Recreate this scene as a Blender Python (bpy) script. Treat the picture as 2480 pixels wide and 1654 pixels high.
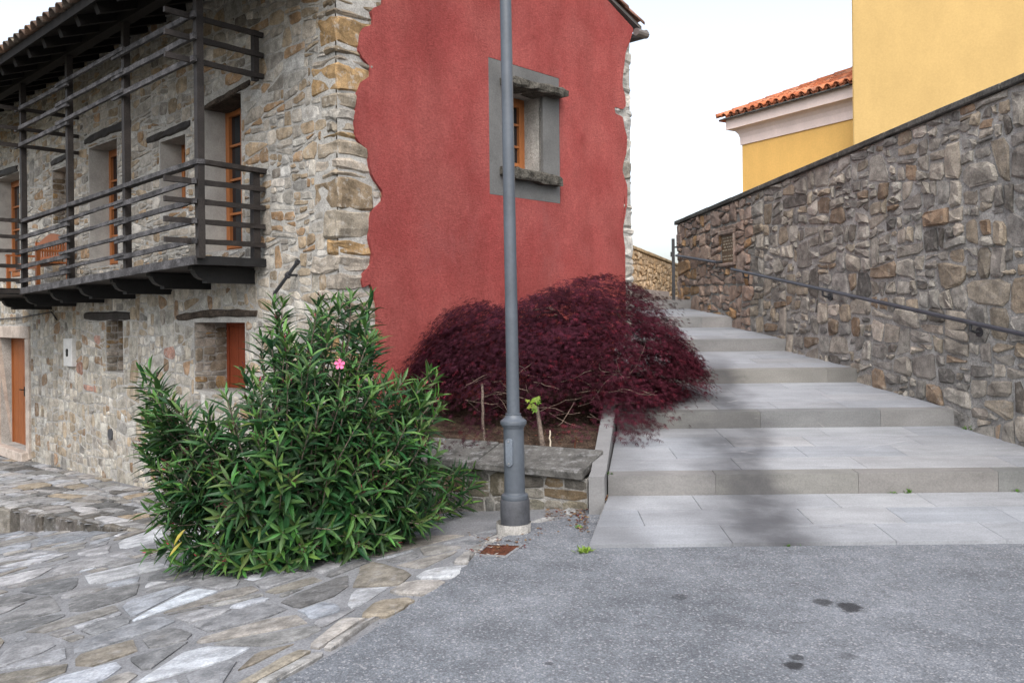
import bpy, bmesh, math, random
from mathutils import Vector, Matrix, noise
from mathutils.geometry import tessellate_polygon

# ------------------------------------------------------------------ camera, world, sun, exposure
scn = bpy.context.scene
for o in list(bpy.data.objects): bpy.data.objects.remove(o)
F, CX, CY, CZ, ROLL = 2040.0, 1240.0, 760.0, 1.48, math.radians(0.6)
cd = bpy.data.cameras.new('camera'); cam = bpy.data.objects.new('camera', cd)
scn.collection.objects.link(cam); scn.camera = cam
cd.sensor_width = 36.0; cd.lens = F / 2480 * 36.0
cd.shift_y = -(827 - CY) / 2480; cd.clip_end = 3000; cd.clip_start = 0.05
cam.matrix_world = Matrix.Translation((0, 0, CZ)) @ Matrix.Rotation(math.radians(90), 4, 'X') @ Matrix.Rotation(-ROLL, 4, 'Z')

SUN_EL, SUN_AZ = math.radians(50), math.radians(178)      # azimuth from +Y towards +X
w = bpy.data.worlds.new('World'); scn.world = w; w.use_nodes = True
wn = w.node_tree; bg = wn.nodes['Background']
sky = wn.nodes.new('ShaderNodeTexSky'); sky.sky_type = 'NISHITA'; sky.sun_disc = False
sky.sun_elevation = SUN_EL; sky.sun_rotation = SUN_AZ
sky.air_density = 1.0; sky.dust_density = 4.0; sky.ozone_density = 1.0
hs = wn.nodes.new('ShaderNodeHueSaturation'); hs.inputs['Saturation'].default_value = 0.5
wn.links.new(sky.outputs[0], hs.inputs['Color']); wn.links.new(hs.outputs[0], bg.inputs['Color'])
bg.inputs['Strength'].default_value = 0.15
sl = bpy.data.lights.new('sun', 'SUN'); sl.energy = 0.5; sl.angle = math.radians(60); sl.color = (1.0, 0.97, 0.93)
so = bpy.data.objects.new('sun', sl); scn.collection.objects.link(so)
sd = Vector((math.sin(SUN_AZ) * math.cos(SUN_EL), math.cos(SUN_AZ) * math.cos(SUN_EL), math.sin(SUN_EL)))
so.rotation_euler = sd.to_track_quat('Z', 'Y').to_euler(); so.location = sd * 60
scn.view_settings.view_transform = 'Standard'; scn.view_settings.look = 'None'
scn.view_settings.exposure = 1.32; scn.view_settings.gamma = 1.0
scn.view_settings.use_curve_mapping = False

# ------------------------------------------------------------------ geometry helpers
cR, sR = math.cos(ROLL), math.sin(ROLL)
CAM = Vector((0, 0, CZ))
def ray(px, py):
    dx, dy = (px - CX) / F, (CY - py) / F
    return Vector((dx * cR + dy * sR, 1.0, -dx * sR + dy * cR))
def proj(p):
    x, z = p[0] / p[1], (p[2] - CZ) / p[1]
    return CX + F * (x * cR - z * sR), CY - F * (x * sR + z * cR)
def atY(px, py, Y): return CAM + ray(px, py) * Y
def atZ(px, py, z):
    r = ray(px, py); return CAM + r * ((z - CZ) / r.z)
D = 2480 / 2351.0
class Frame:
    def __init__(s, O, U, N):
        s.O, s.U, s.N = Vector(O), Vector(U).normalized(), Vector(N).normalized(); s.V = Vector((0, 0, 1))
    def p(s, u, v, w=0): return s.O + s.U * u + s.V * v + s.N * w
    def hit(s, px, py, w=0):
        r = ray(px, py); t = (s.O + s.N * w - CAM).dot(s.N) / r.dot(s.N)
        q = CAM + r * t - s.O; return q.dot(s.U), q.z
WL = {}
COL = scn.collection
def mk(name, verts, faces, mat, parent=None, origin=None, smooth=False, cols=None, mats=None, fmat=None):
    verts = [Vector(v) for v in verts]
    if origin is None:
        a = Vector((min(v.x for v in verts), min(v.y for v in verts), min(v.z for v in verts)))
        b = Vector((max(v.x for v in verts), max(v.y for v in verts), max(v.z for v in verts)))
        origin = Vector(((a.x + b.x) / 2, (a.y + b.y) / 2, a.z))
    origin = Vector(origin)
    me = bpy.data.meshes.new(name)
    me.from_pydata([v - origin for v in verts], [], faces)
    if cols is not None:
        at = me.color_attributes.new('Col', 'FLOAT_COLOR', 'POINT')
        flat = []
        if len(cols) == 3 and not hasattr(cols[0], '__len__'):
            flat = [cols[0], cols[1], cols[2], 1.0] * len(verts)
        else:
            for c in cols: flat += [c[0], c[1], c[2], 1.0]
        at.data.foreach_set('color', flat)
    if smooth:
        me.polygons.foreach_set('use_smooth', [True] * len(me.polygons)); me.set_sharp_from_angle(angle=math.radians(40))
    for m in (mats or [mat]): me.materials.append(m)
    if fmat: me.polygons.foreach_set('material_index', fmat)
    me.update()
    return link(name, me, origin, parent)
def link(name, me, origin, parent=None):
    o = bpy.data.objects.new(name, me); COL.objects.link(o)
    WL[o] = Vector(origin)
    if parent is not None:
        o.parent = parent; o.location = WL[o] - WL[parent]
    else: o.location = origin
    return o
def empty(name, loc): return link(name, None, Vector(loc))
def tag(o, label=None, cat=None, group=None, kind=None):
    if label: o['label'] = label
    if cat: o['category'] = cat
    if group: o['group'] = group
    if kind: o['kind'] = kind
    return o
class MB:
    """collects shapes for ONE mesh object"""
    def __init__(s): s.v, s.f, s.c = [], [], []
    def add(s, v, f, col=None):
        b = len(s.v); s.v += [Vector(q) for q in v]; s.f += [[b + i for i in q] for q in f]
        if col is not None: s.c += [col] * len(v)
        return s
    def box(s, fr, u0, u1, v0, v1, w0, w1):
        P = [fr.p(u, v, q) for u in (u0, u1) for v in (v0, v1) for q in (w0, w1)]
        return s.add(P, [(0, 1, 3, 2), (4, 6, 7, 5), (0, 4, 5, 1), (2, 3, 7, 6), (0, 2, 6, 4), (1, 5, 7, 3)])
    def bar(s, a, b, wd, ht, up=(0, 0, 1), n=1, jit=0, rng=None):
        a, b = Vector(a), Vector(b); d = (b - a).normalized(); up = Vector(up)
        sd_ = d.cross(up).normalized(); up = sd_.cross(d).normalized(); base = len(s.v); vs, fs = [], []
        for i in range(n + 1):
            c = a + (b - a) * (i / n)
            for (x, y) in ((-1, -1), (1, -1), (1, 1), (-1, 1)):
                q = c + sd_ * (x * wd / 2) + up * (y * ht / 2)
                if jit: q += Vector((rng.uniform(-jit, jit), rng.uniform(-jit, jit), rng.uniform(-jit, jit)))
                vs.append(q)
        for i in range(n):
            for k in range(4):
                k2 = (k + 1) % 4; fs.append((i * 4 + k, i * 4 + k2, i * 4 + 4 + k2, i * 4 + 4 + k))
        fs += [(3, 2, 1, 0), tuple(n * 4 + k for k in range(4))]
        return s.add(vs, fs)
    def tube(s, pts, rad, seg=8, cap=True, col=None):
        pts = [Vector(p) for p in pts]; rad = rad if hasattr(rad, '__len__') else [rad] * len(pts)
        vs, fs = [], []; px = None
        for i, p in enumerate(pts):
            d = (pts[min(i + 1, len(pts) - 1)] - pts[max(i - 1, 0)])
            d = d.normalized() if d.length > 1e-9 else Vector((0, 0, 1))
            if px is None: px = d.orthogonal().normalized()
            px = (px - d * px.dot(d)); px = px.normalized() if px.length > 1e-6 else d.orthogonal().normalized()
            py = d.cross(px)
            for k in range(seg):
                a = 2 * math.pi * k / seg; vs.append(p + (px * math.cos(a) + py * math.sin(a)) * rad[i])
        for i in range(len(pts) - 1):
            for k in range(seg):
                k2 = (k + 1) % seg; fs.append((i * seg + k, i * seg + k2, (i + 1) * seg + k2, (i + 1) * seg + k))
        if cap: fs += [tuple(reversed(range(seg))), tuple((len(pts) - 1) * seg + k for k in range(seg))]
        return s.add(vs, fs, col)
    def build(s, name, mat, parent=None, smooth=False, origin=None, mats=None):
        return mk(name, s.v, s.f, mat, parent, origin, smooth, s.c if s.c else None, mats)
def lathe(axis0, axis1, prof, seg=28):
    """prof: list of (t along axis in metres, radius)"""
    mb = MB(); a = Vector(axis0); d = (Vector(axis1) - a).normalized()
    mb.tube([a + d * t for t, r in prof], [r for t, r in prof], seg)
    # fix ring orientation for stacked equal positions
    x = d.orthogonal().normalized(); y = d.cross(x); vs = []
    for t, r in prof:
        for k in range(seg):
            an = 2 * math.pi * k / seg; vs.append(a + d * t + (x * math.cos(an) + y * math.sin(an)) * r)
    mb.v = vs; return mb
def rough_block(fr, u0, u1, v0, v1, w0, w1, rng, jit=0.012, bev=0.012, hew=0.0):
    bm = bmesh.new(); P = []
    for u in (u0, u1):
        for v in (v0, v1):
            for q in (w0, w1):
                P.append(bm.verts.new(fr.p(u + rng.uniform(-jit, jit), v + rng.uniform(-jit, jit), q + (rng.uniform(-jit, jit) if q == w1 else 0))))
    for f in [(0, 1, 3, 2), (4, 6, 7, 5), (0, 4, 5, 1), (2, 3, 7, 6), (0, 2, 6, 4), (1, 5, 7, 3)]: bm.faces.new([P[i] for i in f])
    bmesh.ops.recalc_face_normals(bm, faces=bm.faces)
    if bev: bmesh.ops.bevel(bm, geom=bm.edges[:], offset=bev, segments=1, affect='EDGES')
    if hew:
        bmesh.ops.subdivide_edges(bm, edges=[e for e in bm.edges if e.calc_length() > .07], cuts=2, use_grid_fill=True)
        for x in bm.verts: x.co += Vector((noise.noise(x.co * 9), noise.noise(x.co * 9 + Vector((7, 3, 1))), noise.noise(x.co * 9 + Vector((2, 9, 4))))) * hew
    bm.verts.index_update()
    v = [x.co.copy() for x in bm.verts]; f = [[y.index for y in x.verts] for x in bm.faces]; bm.free()
    return v, f
# ---- convex polygon tools
def parea(p): return abs(sum(p[i][0] * p[(i + 1) % len(p)][1] - p[(i + 1) % len(p)][0] * p[i][1] for i in range(len(p)))) / 2
def pcen(p): return sum(q[0] for q in p) / len(p), sum(q[1] for q in p) / len(p)
def clip(p, a, b, c):            # keep a*x+b*y<=c
    out = []
    for i in range(len(p)):
        q, r = p[i], p[(i + 1) % len(p)]; dq, dr = a * q[0] + b * q[1] - c, a * r[0] + b * r[1] - c
        if dq <= 0: out.append(q)
        if dq * dr < 0:
            t = dq / (dq - dr); out.append((q[0] + (r[0] - q[0]) * t, q[1] + (r[1] - q[1]) * t))
    return out
def minus_rect(p, r):
    u0, u1, v0, v1 = r; xs = [q[0] for q in p]; ys = [q[1] for q in p]
    if max(xs) <= u0 or min(xs) >= u1 or max(ys) <= v0 or min(ys) >= v1: return [p]
    out = []; cur = p
    for a, b, c in ((1, 0, u0), (-1, 0, -u1), (0, 1, v0), (0, -1, -v1)):
        piece = clip(cur, a, b, c)
        if len(piece) >= 3: out.append(piece)
        cur = clip(cur, -a, -b, -c)
        if len(cur) < 3: break
    return out
def shatter(p, thr, asp, rng, angj=0.12, depth=0):
    """recursive irregular splitting of a convex polygon"""
    A = parea(p)
    if A < thr(rng) or depth > 16: return [p]
    xs = [q[0] for q in p]; ys = [q[1] for q in p]; wd, ht = max(xs) - min(xs), max(ys) - min(ys)
    vert = wd > ht * asp * rng.uniform(0.75, 1.35)
    t = rng.uniform(0.32, 0.68); an = rng.gauss(0, angj * min(1, .15 + depth * .12))
    if vert:
        a, b = math.cos(an), math.sin(an); cx, cy = min(xs) + wd * t, (min(ys) + max(ys)) / 2
    else:
        a, b = math.sin(an), math.cos(an); cx, cy = (min(xs) + max(xs)) / 2, min(ys) + ht * t
    c = a * cx + b * cy
    p1, p2 = clip(p, a, b, c), clip(p, -a, -b, -c)
    if len(p1) < 3 or len(p2) < 3: return [p]
    return shatter(p1, thr, asp, rng, angj, depth + 1) + shatter(p2, thr, asp, rng, angj, depth + 1)
def shrink(p, g):
    if sum(p[i][0] * p[(i + 1) % len(p)][1] - p[(i + 1) % len(p)][0] * p[i][1] for i in range(len(p))) < 0: p = p[::-1]
    q = p
    for i in range(len(p)):
        x0, y0 = p[i]; x1, y1 = p[(i + 1) % len(p)]; L = math.hypot(x1 - x0, y1 - y0)
        if L < 1e-6: continue
        nx, ny = (y1 - y0) / L, -(x1 - x0) / L
        q = clip(q, nx, ny, nx * x0 + ny * y0 - g)
        if len(q) < 3: return []
    return q
def dedupe(p, e=0.006):
    out = []
    for q in p:
        if not out or math.hypot(q[0] - out[-1][0], q[1] - out[-1][1]) > e: out.append(q)
    if len(out) > 1 and math.hypot(out[0][0] - out[-1][0], out[0][1] - out[-1][1]) <= e: out.pop()
    return out
def soften(p, rng, cut=(0.1, 0.28), jit=0.0):
    out = []; n = len(p)
    for i in range(n):
        q0, q, q1 = p[i - 1], p[i], p[(i + 1) % n]
        a, b = rng.uniform(*cut), rng.uniform(*cut)
        for (r, t) in ((q0, a), (q1, b)):
            out.append((q[0] + (r[0] - q[0]) * t + rng.uniform(-jit, jit), q[1] + (r[1] - q[1]) * t + rng.uniform(-jit, jit)))
    return out
def stone_mesh(poly, depth, rng, to3, sink=0.03, inset=0.18, jit=0.004, rough=0.35):
    n = len(poly); cx, cy = pcen(poly); size = math.sqrt(parea(poly))
    vs = []; ins = min(inset, 0.035 / max(size, 0.05)); tx, ty = rng.gauss(0, rough * .35) * depth / max(size, .05), rng.gauss(0, rough * .35) * depth / max(size, .05)
    for (x, y) in poly: vs.append(to3(x, y, -sink))
    for (x, y) in poly: vs.append(to3(x + rng.uniform(-jit, jit), y + rng.uniform(-jit, jit), depth * rng.uniform(0.35, 0.65)))
    for (x, y) in poly:
        k = 1 - ins * rng.uniform(0.7, 1.5)
        vs.append(to3(cx + (x - cx) * k, cy + (y - cy) * k, max(.002, depth * rng.uniform(1 - rough * .5, 1 + rough * .5) + tx * (x - cx) + ty * (y - cy))))
    vs.append(to3(cx + rng.uniform(-.2, .2) * size, cy + rng.uniform(-.2, .2) * size, depth * rng.uniform(1, 1 + rough)))
    fs = []
    for i in range(n):
        j = (i + 1) % n
        fs += [(i, j, n + j, n + i), (n + i, n + j, 2 * n + j, 2 * n + i), (2 * n + i, 2 * n + j, 3 * n)]
    return vs, fs
def lay_stones(polys, to3, rng, pal, mat, parent, name='stone', gap=(0.004, 0.012), depth=(0.008, 0.03), limit=300, jit=0.004, minarea=0.0012, sink=0.03, rough=0.35, cut=(0.1, 0.28)):
    items = []
    for p in polys:
        p = dedupe(shrink(p, rng.uniform(*gap)))
        if len(p) < 3 or parea(p) < minarea: continue
        p = soften(p, rng, cut, jit)
        if len(p) > 14: p = p[::2]
        vs, fs = stone_mesh(p, rng.uniform(*depth), rng, to3, sink, rough=rough)
        c = pal(rng); q = [proj(v) for v in vs[len(p):2 * len(p)]] if all(v[1] > 0.3 for v in vs) else []
        big = 0
        if q:
            mx, my = pcen(q)
            if -40 < mx < 2520 and -40 < my < 1700: big = parea(q)
        items.append((big, vs, fs, c))
    items.sort(key=lambda t: -t[0])
    rest = MB(); n = 0
    for i, (big, vs, fs, c) in enumerate(items):
        if i < limit and big > 60:
            mk(name, vs, fs, mat, parent, cols=c); n += 1
        else: rest.add(vs, fs, c)
    if rest.v: tag(rest.build(name + '_infill', mat, parent), kind='stuff')
    return n, len(items)
def palette(rows):
    tot = sum(r[0] for r in rows)
    def f(rng):
        t = rng.uniform(0, tot)
        for wgt, c in rows:
            t -= wgt
            if t <= 0: break
        k = rng.uniform(0.8, 1.22); h = rng.uniform(-.04, .04)
        return (c[0] * k * (1 + h), c[1] * k, c[2] * k * (1 - h))
    return f
def prism(poly_top, thick):
    """poly_top list of 3D points, thickness downwards"""
    n = len(poly_top); v = [Vector(p) for p in poly_top] + [Vector(p) - Vector((0, 0, thick)) for p in poly_top]
    f = [tuple(range(n)), tuple(reversed(range(n, 2 * n)))] + [(i, i + n, (i + 1) % n + n, (i + 1) % n) for i in range(n)]
    return v, f

# ------------------------------------------------------------------ materials
class NT:
    def __init__(s, name, rough=0.85, spec=0.25, metal=0.0):
        s.m = bpy.data.materials.new(name); s.m.use_nodes = True; s.t = s.m.node_tree
        s.b = s.t.nodes['Principled BSDF']; s.b.inputs['Roughness'].default_value = rough
        s.b.inputs['Specular IOR Level'].default_value = spec; s.b.inputs['Metallic'].default_value = metal
        s.pos = s.t.nodes.new('ShaderNodeNewGeometry').outputs['Position']
    def put(s, sock, v):
        if isinstance(v, bpy.types.NodeSocket): s.t.links.new(v, sock)
        elif isinstance(v, (tuple, list)) and len(v) == 3 and sock.type == 'RGBA': sock.default_value = (*v, 1)
        else: sock.default_value = v
    def noise(s, scale, detail=4, rough=0.55, vec=None, dist=0.0):
        n = s.t.nodes.new('ShaderNodeTexNoise'); n.inputs['Scale'].default_value = scale
        n.inputs['Detail'].default_value = detail; n.inputs['Roughness'].default_value = rough; n.inputs['Distortion'].default_value = dist
        s.put(n.inputs['Vector'], vec if vec is not None else s.pos); return n.outputs['Fac']
    def voro(s, scale, feature='F1', vec=None):
        n = s.t.nodes.new('ShaderNodeTexVoronoi'); n.inputs['Scale'].default_value = scale; n.feature = feature
        s.put(n.inputs['Vector'], vec if vec is not None else s.pos); return n
    def scale(s, v, vec=None):
        n = s.t.nodes.new('ShaderNodeVectorMath'); n.operation = 'MULTIPLY'; s.put(n.inputs[0], vec if vec is not None else s.pos)
        n.inputs[1].default_value = v; return n.outputs[0]
    def rmp(s, fac, a, b, lo=0.0, hi=1.0):
        n = s.t.nodes.new('ShaderNodeMapRange'); n.interpolation_type = 'SMOOTHSTEP'; s.put(n.inputs['Value'], fac)
        n.inputs['From Min'].default_value = a; n.inputs['From Max'].default_value = b
        n.inputs['To Min'].default_value = lo; n.inputs['To Max'].default_value = hi; return n.outputs[0]
    def math(s, op, a, b=None, c=None):
        n = s.t.nodes.new('ShaderNodeMath'); n.operation = op; s.put(n.inputs[0], a)
        if b is not None: s.put(n.inputs[1], b)
        if c is not None: s.put(n.inputs[2], c)
        return n.outputs[0]
    def mix(s, fac, a, b, mode='MIX'):
        n = s.t.nodes.new('ShaderNodeMix'); n.data_type = 'RGBA'; n.blend_type = mode
        s.put(n.inputs[0], fac); s.put(n.inputs[6], a); s.put(n.inputs[7], b); return n.outputs[2]
    def sep(s):
        n = s.t.nodes.new('ShaderNodeSeparateXYZ'); s.put(n.inputs[0], s.pos); return n.outputs
    def attr(s, name='Col'):
        n = s.t.nodes.new('ShaderNodeAttribute'); n.attribute_name = name; return n.outputs['Color']
    def val(s, f, lo, hi):           # grey multiplier colour from factor
        return s.rmp(f, 0.25, 0.75, lo, hi)
    def mul(s, col, f): return s.mix(1.0, col, f, 'MULTIPLY')
    def bump(s, h, strength, dist=0.01):
        n = s.t.nodes.new('ShaderNodeBump'); n.inputs['Strength'].default_value = strength; n.inputs['Distance'].default_value = dist
        s.put(n.inputs['Height'], h)
        last = getattr(s, '_nm', None)
        if last: s.put(n.inputs['Normal'], last)
        s._nm = n.outputs[0]; s.put(s.b.inputs['Normal'], n.outputs[0]); return s
    def col(s, c): s.put(s.b.inputs['Base Color'], c); return s
MAT = {}
def stone_mat(name, smear, smear_amt, dark, stretch=(1, 1, 1), bumpk=1.0):
    t = NT(name, 0.9, 0.15); p = t.scale(stretch)
    c = t.attr(); c = t.mul(c, t.val(t.noise(9, 5, .6, p), .6, 1.4)); c = t.mul(c, t.val(t.noise(70, 4, .7, p), .72, 1.25))
    c = t.mix(t.math('MULTIPLY', t.rmp(t.noise(14, 6, .7), .52, .66), smear_amt), c, smear)
    c = t.mix(t.rmp(t.noise(5, 6, .7), .57, .75, 0, .75), c, dark)
    t.col(c).bump(t.noise(28, 6, .7, p), .55 * bumpk, .02).bump(t.noise(160, 3, .6), .35 * bumpk, .004)
    return t.m
def plain(name, colr, rough=0.7, spec=0.3, metal=0, n1=6, a1=.85, b1=1.15, n2=90, a2=.85, b2=1.12, bumps=(), stretch=None):
    t = NT(name, rough, spec, metal); p = t.scale(stretch) if stretch else t.pos
    c = t.mul(colr, t.val(t.noise(n1, 4, .6, p), a1, b1)); c = t.mul(c, t.val(t.noise(n2, 3, .6, p), a2, b2)); t.col(c)
    for (sc, st, di) in bumps: t.bump(t.noise(sc, 5, .65, p), st, di)
    MAT[name] = t.m; return t
MAT['house_stone'] = stone_mat('house_stone', (.36, .345, .315), .6, (.20, .17, .13))
MAT['wall_stone'] = stone_mat('wall_stone', (.30, .28, .25), .45, (.055, .05, .045))
MAT['pave_stone'] = stone_mat('pave_stone', (.33, .33, .335), .35, (.14, .13, .12), bumpk=.7)
plain('house_mortar', (.345, .335, .312), .95, .1, 0, 5, .75, 1.15, 60, .75, 1.2, ((20, .7, .02), (90, .6, .006)))
plain('wall_mortar', (.33, .32, .30), .95, .1, 0, 4, .55, 1.25, 60, .7, 1.2, ((18, .8, .025), (90, .6, .006)))
plain('reveal_plaster', (.36, .35, .33), .95, .1, 0, 4, .8, 1.15, 60, .9, 1.1, ((60, .3, .004),))
plain('grey_plaster', (.12, .12, .118), .95, .1, 0, 3, .85, 1.15, 60, .88, 1.1, ((60, .35, .004),))
plain('pave_mortar', (.185, .189, .198), .95, .1, 0, 3, .75, 1.2, 80, .7, 1.25, ((40, .6, .01), (150, .5, .004)))
plain('dark_wood', (.018, .0145, .013), .65, .35, 0, 5, .6, 1.5, 80, .6, 1.5, ((60, .4, .004),))
plain('dark_paint', (.008, .008, .0085), .6, .35, 0, 5, .7, 1.4, 80, .7, 1.4, ((60, .3, .003),))
plain('soffit', (.006, .005, .0045), .8, .2, 0, 5, .7, 1.4, 40, .7, 1.4, ((40, .4, .005),))
t = plain('grey_wood', (.062, .060, .062), .8, .2, 0, 7, .35, 1.7, 60, .5, 1.5, ((70, .6, .006),))
plain('old_beam', (.045, .034, .026), .85, .2, 0, 8, .5, 1.6, 50, .5, 1.6, ((35, .8, .012), (120, .5, .005)))
plain('orange_wood', (.30, .108, .034), .45, .4, 0, 5, .8, 1.2, 60, .8, 1.15, ((60, .1, .002),), (12, 12, 1.2))
plain('door_wood', (.24, .075, .02), .5, .35, 0, 5, .75, 1.2, 60, .8, 1.15, ((60, .1, .002),), (12, 12, 1.2))
plain('shutter', (.20, .042, .016), .6, .3, 0, 5, .8, 1.2, 60, .8, 1.15, (), (10, 10, 1))
t = NT('glass', .06, .5); t.col((.012, .015, .018)); MAT['glass'] = t.m
plain('lamp_paint', (.066, .078, .094), .48, .5, 0, 4, .85, 1.15, 40, .92, 1.08, ((140, .06, .001),))
plain('lamp_dark', (.055, .058, .066), .5, .4, 0, 6, .7, 1.3, 60, .85, 1.15, ((140, .1, .002),))
plain('iron', (.03, .031, .035), .5, .45, 0, 6, .7, 1.3, 60, .8, 1.2, ((100, .15, .002),))
plain('rail_paint', (.045, .047, .056), .42, .5, 0, 6, .8, 1.25, 60, .85, 1.15, ((100, .1, .001),))
plain('rust', (.075, .028, .016), .9, .15, 0, 12, .5, 1.5, 90, .5, 1.5, ((60, .6, .006),))
plain('steel', (.5, .5, .5), .35, .5, .9)
plain('concrete', (.34, .33, .31), .95, .1, 0, 8, .7, 1.2, 90, .75, 1.2, ((40, .5, .006), (150, .4, .003)))
plain('coping', (.085, .082, .075), .95, .1, 0, 4, .6, 1.4, 50, .65, 1.35, ((30, .6, .01), (120, .4, .004)))
plain('bark', (.14, .11, .09), .9, .15, 0, 10, .6, 1.4, 80, .6, 1.4, ((50, .6, .006),))
plain('twig', (.20, .15, .12), .9, .15, 0, 10, .6, 1.4, 80, .7, 1.3)
plain('soil', (.05, .035, .026), 1, .05, 0, 6, .4, 1.7, 60, .4, 1.8, ((25, 1, .03), (90, .8, .012)))
plain('earth', (.12, .11, .08), 1, .05, 0, .5, .6, 1.3, 8, .7, 1.3)
plain('terracotta', (.48, .145, .065), .85, .15)
plain('stump', (.09, .075, .06), .9, .1, 0, 20, .6, 1.4, 90, .7, 1.3, ((60, .5, .004),))
plain('splinter', (.55, .48, .38), .9, .1)
plain('white_box', (.50, .50, .49), .6, .3)
plain('black', (.006, .006, .006), .6, .3)
plain('far_mortar', (.40, .31, .20), .95, .1, 0, 4, .6, 1.3, 50, .6, 1.3, ((18, .8, .03),))  # warm sunlight on the far wall is part of this colour
plain('gutter', (.13, .12, .115), .5, .4, 0)
plain('bronze', (.13, .075, .035), .55, .4, .3, 10, .7, 1.3)
plain('bronze_light', (.42, .36, .26), .6, .4)
plain('stone_dark', (.075, .07, .06), .95, .1, 0, 12, .4, 1.6, 70, .5, 1.5, ((30, .9, .02), (100, .6, .006)))
plain('door_stone', (.42, .36, .31), .95, .1, 0, 6, .75, 1.2, 60, .8, 1.15, ((40, .3, .006),))
def tile_mat():
    t = NT('tile', .85, .2); c = t.attr(); c = t.mul(c, t.val(t.noise(14, 4, .6), .65, 1.3))
    c = t.mix(t.rmp(t.noise(7, 5, .7), .60, .74, 0, .65), c, (.36, .33, .25)); c = t.mix(t.rmp(t.noise(18, 5, .7), .60, .72, 0, .8), c, (.05, .04, .035))
    t.col(c).bump(t.noise(80, 4, .6), .3, .004); MAT['tile'] = t.m
tile_mat()
def red_plaster():
    t = NT('red_plaster', .95, .08)
    c = t.mix(t.rmp(t.noise(1.1, 5, .6), .35, .7), (.370, .082, .076), (.440, .120, .108))
    c = t.mul(c, t.val(t.noise(38, 4, .7), .80, 1.2)); c = t.mul(c, t.val(t.noise(2.6, 4, .6, t.scale((1, 1, .35))), .86, 1.12))
    c = t.mix(t.rmp(t.noise(.9, 5, .65, t.scale((1.4, 1.4, .8))), .54, .76, 0, .32), c, (.43, .17, .165))
    c = t.mix(t.rmp(t.noise(2.1, 6, .7), .62, .75, 0, .35), c, (.16, .022, .024))
    t.col(c).bump(t.noise(55, 5, .75), 1.0, .022).bump(t.noise(220, 3, .6), .7, .006).bump(t.noise(2.5, 3, .5), .4, .05); MAT['red_plaster'] = t.m
red_plaster()
def yellow(name, colr):
    t = NT(name, .92, .1); c = t.mul(colr, t.val(t.noise(.8, 4, .6), .95, 1.05)); c = t.mul(c, t.val(t.noise(30, 4, .6), .95, 1.05))
    c = t.mul(c, t.val(t.noise(3, 4, .6, t.scale((1, 1, .3))), .96, 1.04))
    t.col(c).bump(t.noise(50, 4, .6), .25, .006).bump(t.noise(1.5, 3), .2, .05); MAT[name] = t.m
yellow('yellow_plaster', (.47, .325, .135)); yellow('orange_plaster', (.70, .42, .13)); yellow('cornice_paint', (.74, .60, .54))
def asphalt():
    t = NT('asphalt', .9, .2); x, y, z = t.sep()[:3]
    c = t.mix(t.rmp(t.noise(.9, 5, .6), .3, .7), (.142, .154, .172), (.196, .209, .230))
    c = t.mul(c, t.val(t.noise(5, 4, .6), .82, 1.14)); c = t.mul(c, t.val(t.noise(.55, 5, .7), .78, 1.14)); c = t.mul(c, t.val(t.noise(48, 3, .7), .84, 1.16))
    v = t.voro(110); c = t.mul(c, t.rmp(v.outputs['Distance'], 0, .75, 1.18, .72))
    n = t.t.nodes.new('ShaderNodeSeparateColor'); t.put(n.inputs[0], v.outputs['Color'])
    c = t.mix(t.rmp(n.outputs[0], .86, .95, 0, .5), c, (.36, .36, .37)); c = t.mix(t.rmp(n.outputs[1], .78, .9, 0, .4), c, (.06, .062, .07))
    c = t.mix(t.rmp(t.noise(1.7, 6, .7), .60, .74, 0, .45), c, (.07, .073, .082))
    nz = t.noise(22, 5, .7)
    for (px, py, rx, ry, a) in ((2058, 1474, .062, .085, .85), (1992, 1462, .05, .06, .75), (1648, 1450, .042, .05, .55), (1925, 1617, .045, .04, .9), (1930, 1597, .035, .03, .7), (2052, 1594, .04, .04, .4), (1330, 1612, .02, .02, .6), (1745, 1505, .12, .08, .25)):
        p = atZ(px, py, 0)
        dx = t.math('DIVIDE', t.math('SUBTRACT', x, p.x), rx); dy = t.math('DIVIDE', t.math('SUBTRACT', y, p.y), ry)
        d = t.math('SQRT', t.math('ADD', t.math('MULTIPLY', dx, dx), t.math('MULTIPLY', dy, dy)))
        d = t.math('ADD', d, t.math('MULTIPLY', t.math('SUBTRACT', nz, .5), 1.6))
        c = t.mix(t.rmp(d, .65, 1.15, a, 0), c, (.022, .022, .024))
    t.col(c).bump(v.outputs['Distance'], .7, .006).bump(t.noise(9, 4), .15, .02); MAT['asphalt'] = t.m
asphalt()
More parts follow.
